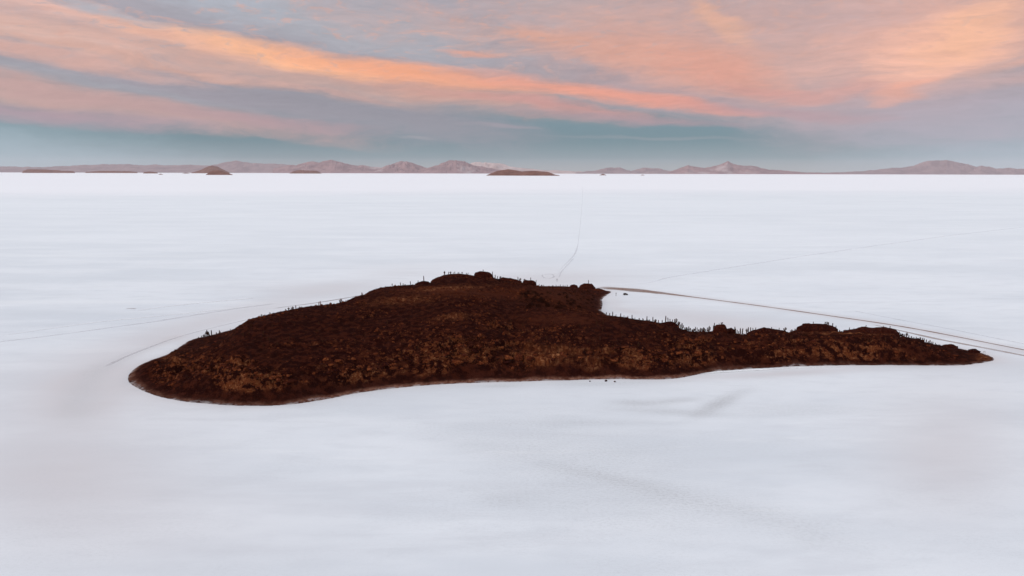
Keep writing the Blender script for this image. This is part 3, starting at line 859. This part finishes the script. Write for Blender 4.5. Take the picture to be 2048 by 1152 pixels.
G = 'cacti along the skyline of the island'
row([(376, 4), (383, 3), (391, 5), (398, 6), (402, 7), (405, 9), (408.5, 14), (412, 9), (414, 6), (418, 11), (428, 6), (434, 9)], 'the tuft on the first shoulder', G)
row([(457, 4), ], 'lone little cactus climbing the slope above the first shoulder', G)
row([(521, 4), (538, 5)], 'the pair low on the main ridge', G)
row([(570, 4), (576, 6), (584, 7), (591, 7), (598, 4)], 'the short row halfway up the main ridge', G)
row([(637, 9), (640.5, 8)], 'the pale twin pair on the main ridge', G, mat=m_spine, kind=0)
row([(663, 4)], 'tiny cactus between the pale twins and the stout one', G)
row([(681, 8), (692, 3)], 'the pair under the thin brown track line', G)
row([(724, 7)], 'pale cactus where the ridge steepens to the summit', G, mat=m_spine)
row([(785, 7), (802, 7), (807, 5), (822, 8), (834, 4), (849, 11)], 'the row on the upper ridge before the summit', G)
row([(887, 8), (895, 6), (899, 6), (905, 4), (910, 5), (915, 4), (920, 4), (925, 4), (931, 3), (938, 4)], 'the fringe on the long ledge', G)
row([(968, 4)], 'single cactus on top of the summit outcrop', G)
row([(987, 7), (990.5, 9), (995, 6), (999, 4)], 'the clump right behind the summit outcrop', G)
row([(1038, 8), (1042, 5), (1047, 4)], 'the clump between the two ridge humps', G)
row([(1060, 6)], 'thin cactus on the dark block outcrop', G)
row([(1074, 5), (1078, 4), (1083, 3), (1087, 4)], 'the group below the dark block outcrop', G)
row([(1105, 4), (1112, 5), (1116, 4), (1120, 5), (1126, 5), (1130, 4), (1134, 5)], 'the fringe along the back spur', G)
row([(1177, 8)], 'upright cactus on the large dome of the back spur', G)
A_ = (395, 520)
row([(1207, 5), (1213, 6), (1220, 5), (1226, 9), (1233, 4), (1242, 7), (1249, 4), (1257, 4), (1265, 8), (1271, 4), (1280, 4), (1287, 4)], 'the row beside the bay', G, A_, 'summit side')
row([(1295, 9), (1301, 4), (1307, 10), (1312, 7), (1318, 6), (1322, 7), (1329, 12), (1334, 8), (1340, 6), (1345, 5)], 'the row over the low dark hump', G, A_, 'summit side')
row([(1351 + 3.3 * i + random.uniform(-1, 1), random.choice([5, 6, 7, 8, 10, 12])) for i in range(24)], 'cactus in the dense fence of cacti before the blocky outcrop', 'dense fence of cacti at the root of the long arm', A_, share=True)
row([(1436, 3), (1444, 4)], 'the pair on the tall blocky outcrop', G, A_)
row([(1471, 8), (1474.5, 12), (1478, 10), (1481, 7), (1484.5, 13), (1488, 15), (1491, 10), (1494.5, 12), (1499, 8), (1504, 6), (1510, 5)], 'the tall stand past the blocky outcrop', G, A_, 'outcrop')
row([(1545, 4), (1559, 5), (1572, 6), (1581, 5), (1588, 4)], 'the gap before the flat mesa', G, A_, 'outcrop')
row([(1625, 5), (1649, 4), (1656, 6), (1659, 7), (1667, 7), (1674, 4)], 'the row on top of the flat mesa', G, A_, 'blunt end')
row([(1680, 5), (1684, 4), (1697, 5), (1706, 3)], 'the dip between the two mesas', G, A_, 'flat mesa')
row([(1734, 4), (1768, 3), (1782, 5)], 'the row on the second mesa', G, A_, 'flat mesa')
row([(1801, 5), (1807, 7), (1811, 6), (1815, 5), (1820, 10), (1825, 5), (1830, 5), (1834, 3), (1840, 5)], 'the group just past the second mesa', G, A_, 'mesa')
row([(1848, 4), (1853, 6), (1857, 7), (1861, 7), (1866, 5), (1869, 7), (1872, 4), (1875, 6), (1880, 4)], 'the line on the tapering end of the arm', G, A_, 'mesa')
# cacti standing on the slopes below the skyline
SL = [(480, 1250, 640, 700, 46, 'dark cactus standing on the broad dark upper slope', 'cacti on the upper slope'), (1260, 1860, 672, 700, 30, 'small dark cactus on the face of the long arm', 'cacti on the face of the long arm'),
      (1000, 1195, 578, 600, 20, 'dark cactus on the far tan slope of the back spur', 'cacti on the back spur slope')]
for x0, x1, y0, y1, n, lab, g in SL:
    k = 0
    while k < n:
        h = hit(random.uniform(x0, x1), random.uniform(y0, y1)); k += 1
        if h is None or bil(SD, h[0], h[1], X0, Y0, STEP) < 12: continue
        cactus(h[0], h[1], h[2] - .1, random.uniform(1.4, 3.0), lab, g, mat=m_cactus)

# shrubs dotting the tan slope above the bay
def shrub_mesh(seed):
    r = random.Random(seed); vs, fs = [], []
    for i in range(260):
        while True:
            p = np.array([r.uniform(-1, 1), r.uniform(-1, 1), r.uniform(0, 1)])
            if .35 < np.linalg.norm(p) < 1: break
        lump = 1 + .3 * math.sin(p[0] * 5 + seed) * math.cos(p[1] * 4); p = p * lump
        u = np.array([r.gauss(0, 1) for _ in range(3)]); u *= .13 / np.linalg.norm(u); w = np.array([r.gauss(0, 1) for _ in range(3)]); w *= .10 / np.linalg.norm(w)
        vs += [p - u, p + w, p + u, p - w]; fs.append([4 * i, 4 * i + 1, 4 * i + 2, 4 * i + 3])
    me = mesh_np('shrub', np.array(vs), np.array(fs)); me.materials.append(m_scrub); return me


shr = [shrub_mesh(i) for i in range(4)]
k = 0
for _ in range(90):
    px = random.uniform(1040, 1192); py = random.uniform(583, 617)
    h = hit(px, py)
    if h is None or bil(SD, h[0], h[1], X0, Y0, STEP) < 7: continue
    o = bpy.data.objects.new('shrub', random.choice(shr)); col.objects.link(o); s = random.uniform(.8, 1.9) * (1 if py < 600 else 1.2)
    o.location = h; o.scale = (s * random.uniform(.9, 1.6), s, s * random.uniform(.7, 1.1)); o.rotation_euler.z = random.uniform(0, 6)
    big = k in (3,)
    tag(o, 'dark shrub dotted on the tan slope above the bay', 'shrub', 'shrubs on the tan slope above the bay'); k += 1

# ------------------------------------------------------------------ small things on the salt
def box(bm, sx_, sy_, sz_, loc, bev=.0):
    r_ = bmesh.ops.create_cube(bm, size=1.0)
    bmesh.ops.scale(bm, vec=(sx_, sy_, sz_), verts=r_['verts']); bmesh.ops.translate(bm, vec=loc, verts=r_['verts'])
    if bev: bmesh.ops.bevel(bm, geom=list({e for v in r_['verts'] for e in v.link_edges}), offset=bev, segments=2, affect='EDGES')


def flat_mat(name, rgb):
    m, nt, bs = material(name); g = nt.n('ShaderNodeNewGeometry').outputs['Position']
    nt.set(bs.inputs['Base Color'], nt.mix(nt.noise(g, 3, 3, .6), rgb, tuple(v * .7 for v in rgb))); return m


m_wood = flat_mat('post_wood', (.10, .06, .05)); m_white = flat_mat('white_paint', (.8, .8, .8)); m_car = flat_mat('car_paint', (.09, .06, .05)); m_glass = flat_mat('car_glass', (.02, .02, .025)); m_tyre = flat_mat('tyre', (.02, .018, .018))
for px, py, hh, lab in [(1232, 592, 3.4, 'upright dark marker post on the white bay'), (1114, 563, 3.2, 'dark marker post standing where the thin curving track starts')]:
    x, y = at_z(px, py)
    o = bpy.data.objects.new('marker_post', None); col.objects.link(o); o.location = (float(x), float(y), 0)
    tag(o, lab, 'post')
    bm = bmesh.new(); box(bm, .35, .35, hh, (0, 0, hh / 2), .04); me = bm_mesh('post', bm, m_wood); link_mesh('post', me, None, o)
    bm = bmesh.new(); box(bm, .9, .12, .6, (0, -.25, hh - .5), .03); me = bm_mesh('board', bm, m_wood); link_mesh('board', me, None, o)
x, y = at_z(1251, 590)
car = bpy.data.objects.new('parked_car', None); col.objects.link(car); car.location = (float(x), float(y), 0); car.rotation_euler.z = .1
tag(car, 'dark off-road car parked on the white bay beside the marker post', 'car')
bm = bmesh.new(); box(bm, 4.6, 1.85, .75, (0, 0, .85), .12); box(bm, 2.9, 1.7, .7, (-.5, 0, 1.53), .16); link_mesh('body', bm_mesh('body', bm, m_car), None, car)
bm = bmesh.new(); box(bm, 2.5, 1.74, .42, (-.5, 0, 1.55), .04); link_mesh('window', bm_mesh('window', bm, m_glass), None, car)
for wx_ in (-1.45, 1.45):
    for wy_ in (-.86, .86):
        bm = bmesh.new(); bmesh.ops.create_cone(bm, cap_ends=True, segments=20, radius1=.4, radius2=.4, depth=.26, matrix=Matrix.Translation((wx_, wy_, .4)) @ Matrix.Rotation(R(90), 4, 'X'))
        link_mesh('wheel', bm_mesh('wheel', bm, m_tyre), None, car)
x, y = at_z(1967, 706.5)
sg = bpy.data.objects.new('sign', None); col.objects.link(sg); sg.location = (float(x), float(y) - .6, max(0.0, float(H(float(x), float(y)))))
tag(sg, 'small white board on posts at the pointed end of the island', 'sign')
bm = bmesh.new(); box(bm, 1.6, .08, .8, (0, 0, 1.3), .02); link_mesh('board', bm_mesh('board', bm, m_white), None, sg)
for s_ in (-.6, .6):
    bm = bmesh.new(); box(bm, .1, .1, 1.2, (s_, .1, .6), .01); link_mesh('post', bm_mesh('post', bm, m_wood), None, sg)

# ------------------------------------------------------------------ far islands and mountains
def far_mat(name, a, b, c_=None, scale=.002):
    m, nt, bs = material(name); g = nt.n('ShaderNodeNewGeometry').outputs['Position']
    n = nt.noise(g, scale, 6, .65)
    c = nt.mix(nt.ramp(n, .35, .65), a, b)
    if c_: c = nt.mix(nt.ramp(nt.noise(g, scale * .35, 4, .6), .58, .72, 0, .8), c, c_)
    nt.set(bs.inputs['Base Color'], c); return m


m_far = far_mat('far_island', (.165, .068, .046), (.235, .105, .072), scale=.004)  # brown lightened: part of the haze fade is put into this colour
m_mount = far_mat('mountain', (.265, .170, .175), (.37, .235, .235), (.50, .41, .41), scale=.0010)  # pinkish rock, with the rest of the distance fading painted into it
m_mount2 = far_mat('mountain_hazed', (.28, .205, .215), (.36, .26, .265), scale=.0010)  # lifted paler, haze painted into the rock colour


def ridge(name, prof, base_py, label, mat, dist=None, depth=.12, seed=1, rough=.34, cat='mountain'):
    """a real mound: silhouette heights along its crest, falling to the flat before and behind"""
    px = np.array([p[0] for p in prof], float); py = np.array([p[1] for p in prof], float)
    jag = 1.5 if cat == 'mountain' else .5
    if dist is None: dist = float(at_z(float(px.mean()), base_py)[1])
    n = max(40, int((px[-1] - px[0]) * 1.6)); u = np.linspace(px[0], px[-1], n); top = np.interp(u, px, py) + (fbm(u / 14, u * 0 + seed, seed, 5, .6) - .5) * jag * 2
    X, _, Zt = at_y(u, top, dist); Zt = np.maximum(Zt, 0)
    D = max(dist * depth * .5, 60); m = 34
    s = np.linspace(-1, 1, m)
    GXm = X[None, :] * (1 + s[:, None] * D / dist); GYm = dist + s[:, None] * D + 0 * X[None, :]
    sc = max(60.0, np.ptp(X) / 14)
    f = fbm(GXm / sc, GYm / sc, seed, 6, .55)
    prof_s = np.clip(1 - np.abs(s) ** 1.25, 0, 1)[:, None]
    Zm = Zt[None, :] * prof_s * (1 + (f - .5) * 2 * rough * (np.abs(s)[:, None] * 3 + .35)) - 2.0 * (prof_s < .001)
    Zm += (Zt[None, :] * .06) * (np.abs(fbm(GXm / sc * 2.5, GYm / sc * 2.5, seed + 3, 4) * 2 - 1) * -1 + .3) * (prof_s > .05)
    edge = np.minimum(1, np.minimum(np.arange(n), n - 1 - np.arange(n)) / 3.0)[None, :]
    Zm = np.maximum(Zm * edge, 0) - 1.5 * (Zm * edge <= 0)
    me = mesh_np(name, np.stack([GXm, GYm, Zm], -1).reshape(-1, 3), grid_faces(m, n))
    return tag(link_mesh(name, me, mat, smooth=True), label, cat, kind='structure')


MD = 56000.0
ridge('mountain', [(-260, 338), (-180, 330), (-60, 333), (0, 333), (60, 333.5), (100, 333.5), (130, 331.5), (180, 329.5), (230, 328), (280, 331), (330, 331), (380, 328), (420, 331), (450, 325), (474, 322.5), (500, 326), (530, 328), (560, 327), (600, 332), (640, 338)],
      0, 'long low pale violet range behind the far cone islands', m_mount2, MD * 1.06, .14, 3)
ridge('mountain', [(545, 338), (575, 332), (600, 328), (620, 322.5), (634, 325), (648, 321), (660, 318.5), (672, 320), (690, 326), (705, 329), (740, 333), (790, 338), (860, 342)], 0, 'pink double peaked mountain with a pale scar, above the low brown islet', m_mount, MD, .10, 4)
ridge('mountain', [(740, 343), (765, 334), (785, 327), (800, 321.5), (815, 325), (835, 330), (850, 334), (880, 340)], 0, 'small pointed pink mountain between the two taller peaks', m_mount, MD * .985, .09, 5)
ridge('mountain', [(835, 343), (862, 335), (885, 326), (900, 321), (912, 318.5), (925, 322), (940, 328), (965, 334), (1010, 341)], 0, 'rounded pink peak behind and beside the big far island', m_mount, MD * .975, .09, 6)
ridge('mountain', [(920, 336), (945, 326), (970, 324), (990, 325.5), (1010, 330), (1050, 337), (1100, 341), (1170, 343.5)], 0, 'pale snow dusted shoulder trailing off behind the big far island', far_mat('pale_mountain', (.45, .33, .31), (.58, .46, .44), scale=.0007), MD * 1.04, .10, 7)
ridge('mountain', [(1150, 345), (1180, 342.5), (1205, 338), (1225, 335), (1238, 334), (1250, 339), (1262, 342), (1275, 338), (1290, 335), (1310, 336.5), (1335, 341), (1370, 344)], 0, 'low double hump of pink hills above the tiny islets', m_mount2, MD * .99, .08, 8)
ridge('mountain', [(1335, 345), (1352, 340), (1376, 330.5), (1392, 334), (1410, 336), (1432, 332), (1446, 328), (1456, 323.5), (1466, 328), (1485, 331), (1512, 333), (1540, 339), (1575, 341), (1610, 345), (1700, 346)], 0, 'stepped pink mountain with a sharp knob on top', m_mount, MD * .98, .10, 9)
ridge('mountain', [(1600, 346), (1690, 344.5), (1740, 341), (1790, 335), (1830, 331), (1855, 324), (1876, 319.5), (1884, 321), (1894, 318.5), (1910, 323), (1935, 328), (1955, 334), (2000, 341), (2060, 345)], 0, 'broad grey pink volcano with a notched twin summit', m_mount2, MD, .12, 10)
ridge('mountain', [(1930, 345), (1955, 335), (1963, 332.5), (1980, 334), (1995, 338), (2010, 337), (2018, 335), (2035, 338), (2080, 336), (2150, 340), (2230, 345)], 0, 'low ridge of small grey humps beside the notched volcano', m_mount2, MD * .97, .08, 12)

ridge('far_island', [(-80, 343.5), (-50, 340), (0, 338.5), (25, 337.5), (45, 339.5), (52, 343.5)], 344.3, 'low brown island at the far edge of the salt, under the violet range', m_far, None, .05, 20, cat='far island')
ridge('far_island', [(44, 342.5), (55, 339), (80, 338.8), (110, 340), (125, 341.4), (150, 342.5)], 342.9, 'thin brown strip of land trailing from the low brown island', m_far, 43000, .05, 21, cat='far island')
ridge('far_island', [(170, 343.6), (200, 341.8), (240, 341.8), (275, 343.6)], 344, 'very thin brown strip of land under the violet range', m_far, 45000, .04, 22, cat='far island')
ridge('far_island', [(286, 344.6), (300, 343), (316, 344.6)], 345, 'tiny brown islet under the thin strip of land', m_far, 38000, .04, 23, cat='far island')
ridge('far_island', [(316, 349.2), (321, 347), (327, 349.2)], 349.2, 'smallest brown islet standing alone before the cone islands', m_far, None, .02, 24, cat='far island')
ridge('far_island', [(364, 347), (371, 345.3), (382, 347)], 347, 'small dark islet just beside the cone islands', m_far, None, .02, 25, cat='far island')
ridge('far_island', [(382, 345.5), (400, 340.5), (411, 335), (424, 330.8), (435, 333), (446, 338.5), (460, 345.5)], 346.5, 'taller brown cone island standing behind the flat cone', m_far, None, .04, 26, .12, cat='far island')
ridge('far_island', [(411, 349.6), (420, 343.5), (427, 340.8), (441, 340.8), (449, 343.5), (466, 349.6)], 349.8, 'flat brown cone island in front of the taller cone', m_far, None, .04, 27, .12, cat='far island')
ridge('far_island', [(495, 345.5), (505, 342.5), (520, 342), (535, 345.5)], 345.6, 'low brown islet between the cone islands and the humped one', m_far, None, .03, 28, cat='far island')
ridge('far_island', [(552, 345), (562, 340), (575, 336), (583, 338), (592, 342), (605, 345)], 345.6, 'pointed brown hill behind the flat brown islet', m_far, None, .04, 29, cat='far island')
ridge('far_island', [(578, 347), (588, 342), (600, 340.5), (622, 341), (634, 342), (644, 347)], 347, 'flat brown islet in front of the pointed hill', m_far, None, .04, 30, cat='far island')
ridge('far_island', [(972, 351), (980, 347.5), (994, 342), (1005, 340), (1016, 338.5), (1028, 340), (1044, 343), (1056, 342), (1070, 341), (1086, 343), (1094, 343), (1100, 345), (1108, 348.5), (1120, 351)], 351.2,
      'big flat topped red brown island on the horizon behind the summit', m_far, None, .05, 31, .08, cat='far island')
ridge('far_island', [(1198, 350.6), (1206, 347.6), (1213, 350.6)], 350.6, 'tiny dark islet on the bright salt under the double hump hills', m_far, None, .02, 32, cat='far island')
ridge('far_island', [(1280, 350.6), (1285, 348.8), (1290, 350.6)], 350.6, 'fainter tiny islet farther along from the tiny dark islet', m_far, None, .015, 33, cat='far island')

# ------------------------------------------------------------------ air
bm = bmesh.new(); box(bm, 2 * 84000, 2 * 84000, 1503, (0, 0, 1500 - 1503 / 2))
me = bpy.data.meshes.new('haze'); bm.to_mesh(me); bm.free()
hm = bpy.data.materials.new('haze_air'); hm.use_nodes = True; hm.node_tree.nodes.clear()
nh = NT(hm.node_tree)
pv = nh.n('ShaderNodeVolumePrincipled', {'Color': (.93, .90, .95, 1), 'Density': 3.5e-6, 'Anisotropy': 0.0})
oo = nh.n('ShaderNodeOutputMaterial'); hm.node_tree.links.new(pv.outputs[0], oo.inputs['Volume'])
me.materials.append(hm)
hz = bpy.data.objects.new('haze', me); col.objects.link(hz)
tag(hz, 'thin pale evening haze that fades the far mountains', 'haze', kind='stuff')

# ------------------------------------------------------------------ sky
SUN_EL, SUN_AZ = R(22), R(243)      # low behind the camera, to its left
w = bpy.data.worlds.new('World'); scene.world = w; w.use_nodes = True
wt = w.node_tree; wt.nodes.clear(); nt = NT(wt)
tcn = nt.n('ShaderNodeTexCoord'); sp = nt.n('ShaderNodeSeparateXYZ', {'Vector': tcn.outputs['Generated']})
dx, dy, dz = sp.outputs
az = nt.math('ARCTAN2', dx, dy); el = nt.math('ARCSINE', dz)
azd = nt.math('MULTIPLY', az, 180 / math.pi); eld = nt.math('MULTIPLY', el, 180 / math.pi)
P0 = nt.n('ShaderNodeCombineXYZ', {'X': azd, 'Y': eld}).outputs[0]


def sky_pt(px, py):
    d = ray(px, py); d = d / np.linalg.norm(d)
    return math.degrees(math.atan2(d[0], d[1])), math.degrees(math.asin(d[2]))


# feathered, streaky warp
rot = nt.n('ShaderNodeMapping', {'Vector': P0, 'Rotation': (0, 0, R(9)), 'Scale': (.09, .42, 1)}).outputs[0]
wn = nt.n('ShaderNodeTexNoise', {'Vector': rot, 'Scale': 1.0, 'Detail': 5.0, 'Roughness': .55}).outputs['Color']
wv = nt.n('ShaderNodeVectorMath', {0: wn, 1: (.5, .5, .5)}, operation='SUBTRACT').outputs[0]
wv = nt.n('ShaderNodeVectorMath', {0: wv, 1: (7.0, 1.9, 0)}, operation='MULTIPLY').outputs[0]
P = nt.n('ShaderNodeVectorMath', {0: P0, 1: wv}, operation='ADD').outputs[0]
str_v = nt.n('ShaderNodeMapping', {'Vector': P, 'Rotation': (0, 0, R(10)), 'Scale': (.16, 1.1, 1)}).outputs[0]
streak = nt.math('SUBTRACT', nt.noise(str_v, 1.0, 7, .62, .4), .5)
puff_v = nt.n('ShaderNodeMapping', {'Vector': P, 'Rotation': (0, 0, R(18)), 'Scale': (.30, .75, 1)}).outputs[0]
puff = nt.math('SUBTRACT', nt.noise(puff_v, 1.3, 8, .66, .3), .5)
fib_v = nt.n('ShaderNodeMapping', {'Vector': P, 'Rotation': (0, 0, R(12)), 'Scale': (.55, 3.2, 1)}).outputs[0]
fib = nt.math('SUBTRACT', nt.noise(fib_v, 1.0, 4, .7, .2), .5)
jit = nt.math('ADD', nt.math('ADD', nt.math('MULTIPLY', streak, .95), nt.math('MULTIPLY', puff, .95)), nt.math('MULTIPLY', fib, .22))

# clear sky: the Nishita sky, tinted by the thin dusk layers above the horizon
skyt = nt.n('ShaderNodeTexSky', sky_type='NISHITA', sun_disc=False, sun_elevation=SUN_EL, sun_rotation=SUN_AZ, altitude=3650.0)
nish = nt.mix(1.0, skyt.outputs[0], (.10, .10, .10), 'MULTIPLY')
cr = nt.n('ShaderNodeValToRGB', {'Fac': nt.ramp(eld, -1.0, 29.0, 0, 1, smooth=False)})
E = cr.color_ramp; E.interpolation = 'EASE'
stops = [(-1, (140, 148, 156)), (.2, (140, 149, 156)), (1.3, (106, 132, 143)), (2.6, (86, 123, 134)), (4.2, (98, 131, 142)), (5.6, (140, 148, 157)), (8.5, (154, 152, 163)), (12, (172, 166, 174)), (16, (176, 180, 192)), (29, (198, 204, 218))]
while len(E.elements) < len(stops): E.elements.new(.5)
for e_, (deg, rgb) in zip(E.elements, stops):
    e_.position = (deg + 1) / 30; e_.color = (*s2l(rgb), 1)
c = nt.mix(.92, nish, cr.outputs[0])


def stroke(c, px, py, L, th, ang, rgb, op=1.0, j=1.0):
    a, e = sky_pt(px, py); k = 180 / math.pi / F
    mp = nt.n('ShaderNodeMapping', {'Vector': P, 'Location': (a, e, 0), 'Rotation': (0, 0, R(-ang)), 'Scale': (L * k, th * 1.2 * k, 40)}, vector_type='TEXTURE').outputs[0]
    g = nt.n('ShaderNodeTexGradient', {'Vector': mp}, gradient_type='SPHERICAL').outputs['Fac']
    gj = nt.math('MULTIPLY_ADD', jit, .75 * j, g)
    gate = nt.math('MULTIPLY', g, 4.0, clamp=True)
    f = nt.math('MULTIPLY', nt.ramp(gj, -.12, .92, 0, op), gate)
    return nt.mix(f, c, s2l(rgb))


ST = [
    # pale ends of the low sky
    (-120, 300, 520, 75, 4, (168, 190, 202), .65, .4), (2190, 305, 480, 75, -4, (176, 190, 204), .65, .4),
    # thin upper blue grey
    (560, 10, 420, 50, 6, (172, 184, 198), .8, .6), (760, 80, 420, 50, 8, (174, 175, 184), .8, .7), (1130, 30, 200, 50, 10, (168, 178, 188), .6, .8),
    # lavender undersides
    (230, 150, 560, 40, 8, (168, 160, 168), .8, .7), (520, 200, 620, 46, 9, (154, 150, 161), .9, .6), (780, 222, 420, 44, 8, (144, 144, 155), .9, .5), (1280, 170, 460, 52, 8, (176, 158, 162), .8, .7),
    (1480, 190, 420, 52, 6, (174, 153, 160), .85, .7), (1600, 110, 420, 120, 4, (186, 162, 164), 1, .4), (1330, 60, 480, 90, 6, (202, 166, 160), 1, .5), (1850, 60, 420, 110, -4, (212, 172, 164), 1, .4), (1880, 220, 400, 60, -5, (180, 166, 176), .85, .5), (2020, 250, 300, 45, -3, (178, 174, 188), .6, .6),
    (700, 30, 200, 34, 12, (190, 166, 166), .6, 1.5), (930, 60, 200, 34, 12, (196, 166, 162), .7, 1.5), (860, 20, 200, 22, 12, (186, 166, 168), .6, 1.5), (1010, 10, 150, 30, 20, (184, 166, 170), .6, 1.4),
    # lower left pink sheet
    (60, 178, 420, 32, 9, (206, 168, 158), .85, .8), (330, 220, 480, 24, 8, (192, 156, 154), .85, .8), (90, 226, 330, 18, 4, (180, 152, 162), .8, .7), (560, 248, 240, 13, 5, (176, 147, 154), .6, .9), (100, 142, 420, 12, 9, (158, 162, 172), .6, .9),
    # upper left streaks
    (40, 60, 300, 26, 9, (226, 186, 172), .85, 1.1), (110, 16, 260, 15, 11, (238, 190, 175), .9, 1.0), (330, 56, 260, 9, 12, (214, 180, 172), .7, 1.1), (250, 36, 360, 9, 10, (172, 180, 192), .7, 1.0), (60, 104, 330, 13, 7, (220, 172, 158), .8, .9), (330, 132, 360, 9, 8, (212, 164, 148), .75, .9), (600, 172, 260, 7, 8, (202, 156, 148), .6, .9),
    # the long lit band
    (270, 88, 400, 28, 9, (224, 180, 166), .85, .9), (600, 146, 440, 34, 9, (200, 164, 154), .85, .7), (900, 180, 400, 30, 9, (210, 158, 142), .85, .7),
    (400, 86, 220, 17, 10, (242, 184, 156), .85, .8), (560, 110, 240, 19, 11, (254, 188, 146), 1, .6), (700, 128, 220, 21, 8, (255, 180, 138), 1, .6), (830, 144, 200, 19, 9, (248, 170, 132), 1, .6), (960, 158, 180, 18, 11, (238, 166, 136), 1, .7),
    (1110, 172, 240, 20, 9, (236, 160, 136), .95, .8), (1290, 194, 220, 17, 9, (236, 158, 136), .9, .8), (1410, 210, 180, 11, 8, (222, 154, 142), .75, .9), (1120, 214, 300, 15, 7, (208, 150, 144), .75, .9), (1250, 238, 320, 10, 4, (176, 148, 156), .6, .8),
    # right hand banks
    (1230, 108, 280, 32, 11, (216, 164, 148), .9, .8), (1370, 122, 260, 56, 10, (222, 164, 146), .95, .7), (1450, 148, 180, 34, 12, (224, 160, 142), .85, .8), (1070, 74, 130, 12, 8, (220, 164, 144), .7, 1.2), (950, 104, 90, 7, 4, (226, 164, 144), .8, .9),
    (1440, 40, 110, 18, 32, (230, 176, 150), .8, 1.0), (1540, 180, 150, 12, 10, (212, 154, 146), .6, 1.0), (1730, 174, 180, 16, -8, (216, 160, 150), .7, 1.0), (1600, 224, 220, 11, 6, (186, 152, 158), .6, .8),
    (1830, 55, 220, 80, -12, (228, 178, 164), .85, .9), (1990, 40, 200, 70, -20, (228, 178, 158), .85, 1.0), (1870, 100, 130, 56, -15, (255, 194, 168), .95, .7), (1920, 70, 110, 34, -28, (250, 190, 156), .8, .9), (1796, 186, 70, 18, -14, (240, 170, 146), .9, .8),
    (1990, 128, 160, 14, -16, (190, 166, 166), .8, 1.0), (2040, 112, 120, 10, -14, (222, 172, 156), .7, 1.0), (1980, 165, 240, 16, -6, (200, 168, 166), .7, .9), (1650, 40, 200, 30, 2, (196, 168, 168), .6, 1.0),
    # faint low wisps
    (1000, 250, 120, 5, 2, (160, 152, 162), .6, .4), (830, 279, 60, 4, 3, (160, 158, 166), .5, .4), (1300, 277, 260, 5, 2, (148, 154, 162), .4, .5),
]
for s_ in ST: c = stroke(c, *s_)
# broken small cloud over the upper sky, and thin gaps of blue grey between
mot_v = nt.n('ShaderNodeMapping', {'Vector': P, 'Rotation': (0, 0, R(22)), 'Scale': (.55, 1.7, 1)}).outputs[0]
mot = nt.noise(mot_v, 1.0, 8, .68, .5)
hi = nt.ramp(eld, 5.5, 10.0)
c = nt.mix(nt.math('MULTIPLY', nt.ramp(mot, .50, .68, 0, .55), hi), c, s2l((220, 170, 154)))
c = nt.mix(nt.math('MULTIPLY', nt.ramp(mot, .46, .30, 0, .55), nt.math('MULTIPLY', hi, nt.ramp(azd, 16, 3, .45, 1))), c, s2l((168, 168, 178)))
tex = nt.math('MULTIPLY_ADD', nt.math('ADD', fib, streak), nt.math('MULTIPLY', nt.ramp(eld, 2.5, 6.0), .28), 1.0)
tx = nt.n('ShaderNodeVectorMath', {0: c, 1: nt.n('ShaderNodeCombineXYZ', {'X': tex, 'Y': tex, 'Z': tex}).outputs[0]}, operation='MULTIPLY').outputs[0]
c = nt.mix(.10, tx, s2l((182, 168, 168)))
# high overhead and behind: a bright even veil
up = nt.ramp(eld, 17.0, 42.0)
c = nt.mix(up, c, (.79, .83, .905))
low = nt.ramp(eld, -.5, -3.0)
bg = nt.n('ShaderNodeBackground', {'Color': c, 'Strength': 1.0})
wo = nt.n('ShaderNodeOutputWorld'); wt.links.new(bg.outputs[0], wo.inputs['Surface'])
w.cycles.sampling_method = 'MANUAL'; w.cycles.sample_map_resolution = 512

sd = bpy.data.lights.new('sun', 'SUN'); sd.energy = 1.25; sd.angle = R(12); sd.color = (1.0, .88, .78)
so = bpy.data.objects.new('sun', sd); col.objects.link(so)
sdir = Vector((math.sin(SUN_AZ) * math.cos(SUN_EL), math.cos(SUN_AZ) * math.cos(SUN_EL), math.sin(SUN_EL)))
so.rotation_euler = sdir.to_track_quat('Z', 'Y').to_euler()

# ------------------------------------------------------------------ render settings
vs_ = scene.view_settings
vs_.view_transform = 'Standard'; vs_.look = 'None'; vs_.gamma = 1.0; vs_.exposure = 0.0; vs_.use_curve_mapping = False
scene.render.engine = 'CYCLES'
cy = scene.cycles
cy.max_bounces = 5; cy.diffuse_bounces = 3; cy.volume_bounces = 1; cy.transparent_max_bounces = 12
cy.use_denoising = True
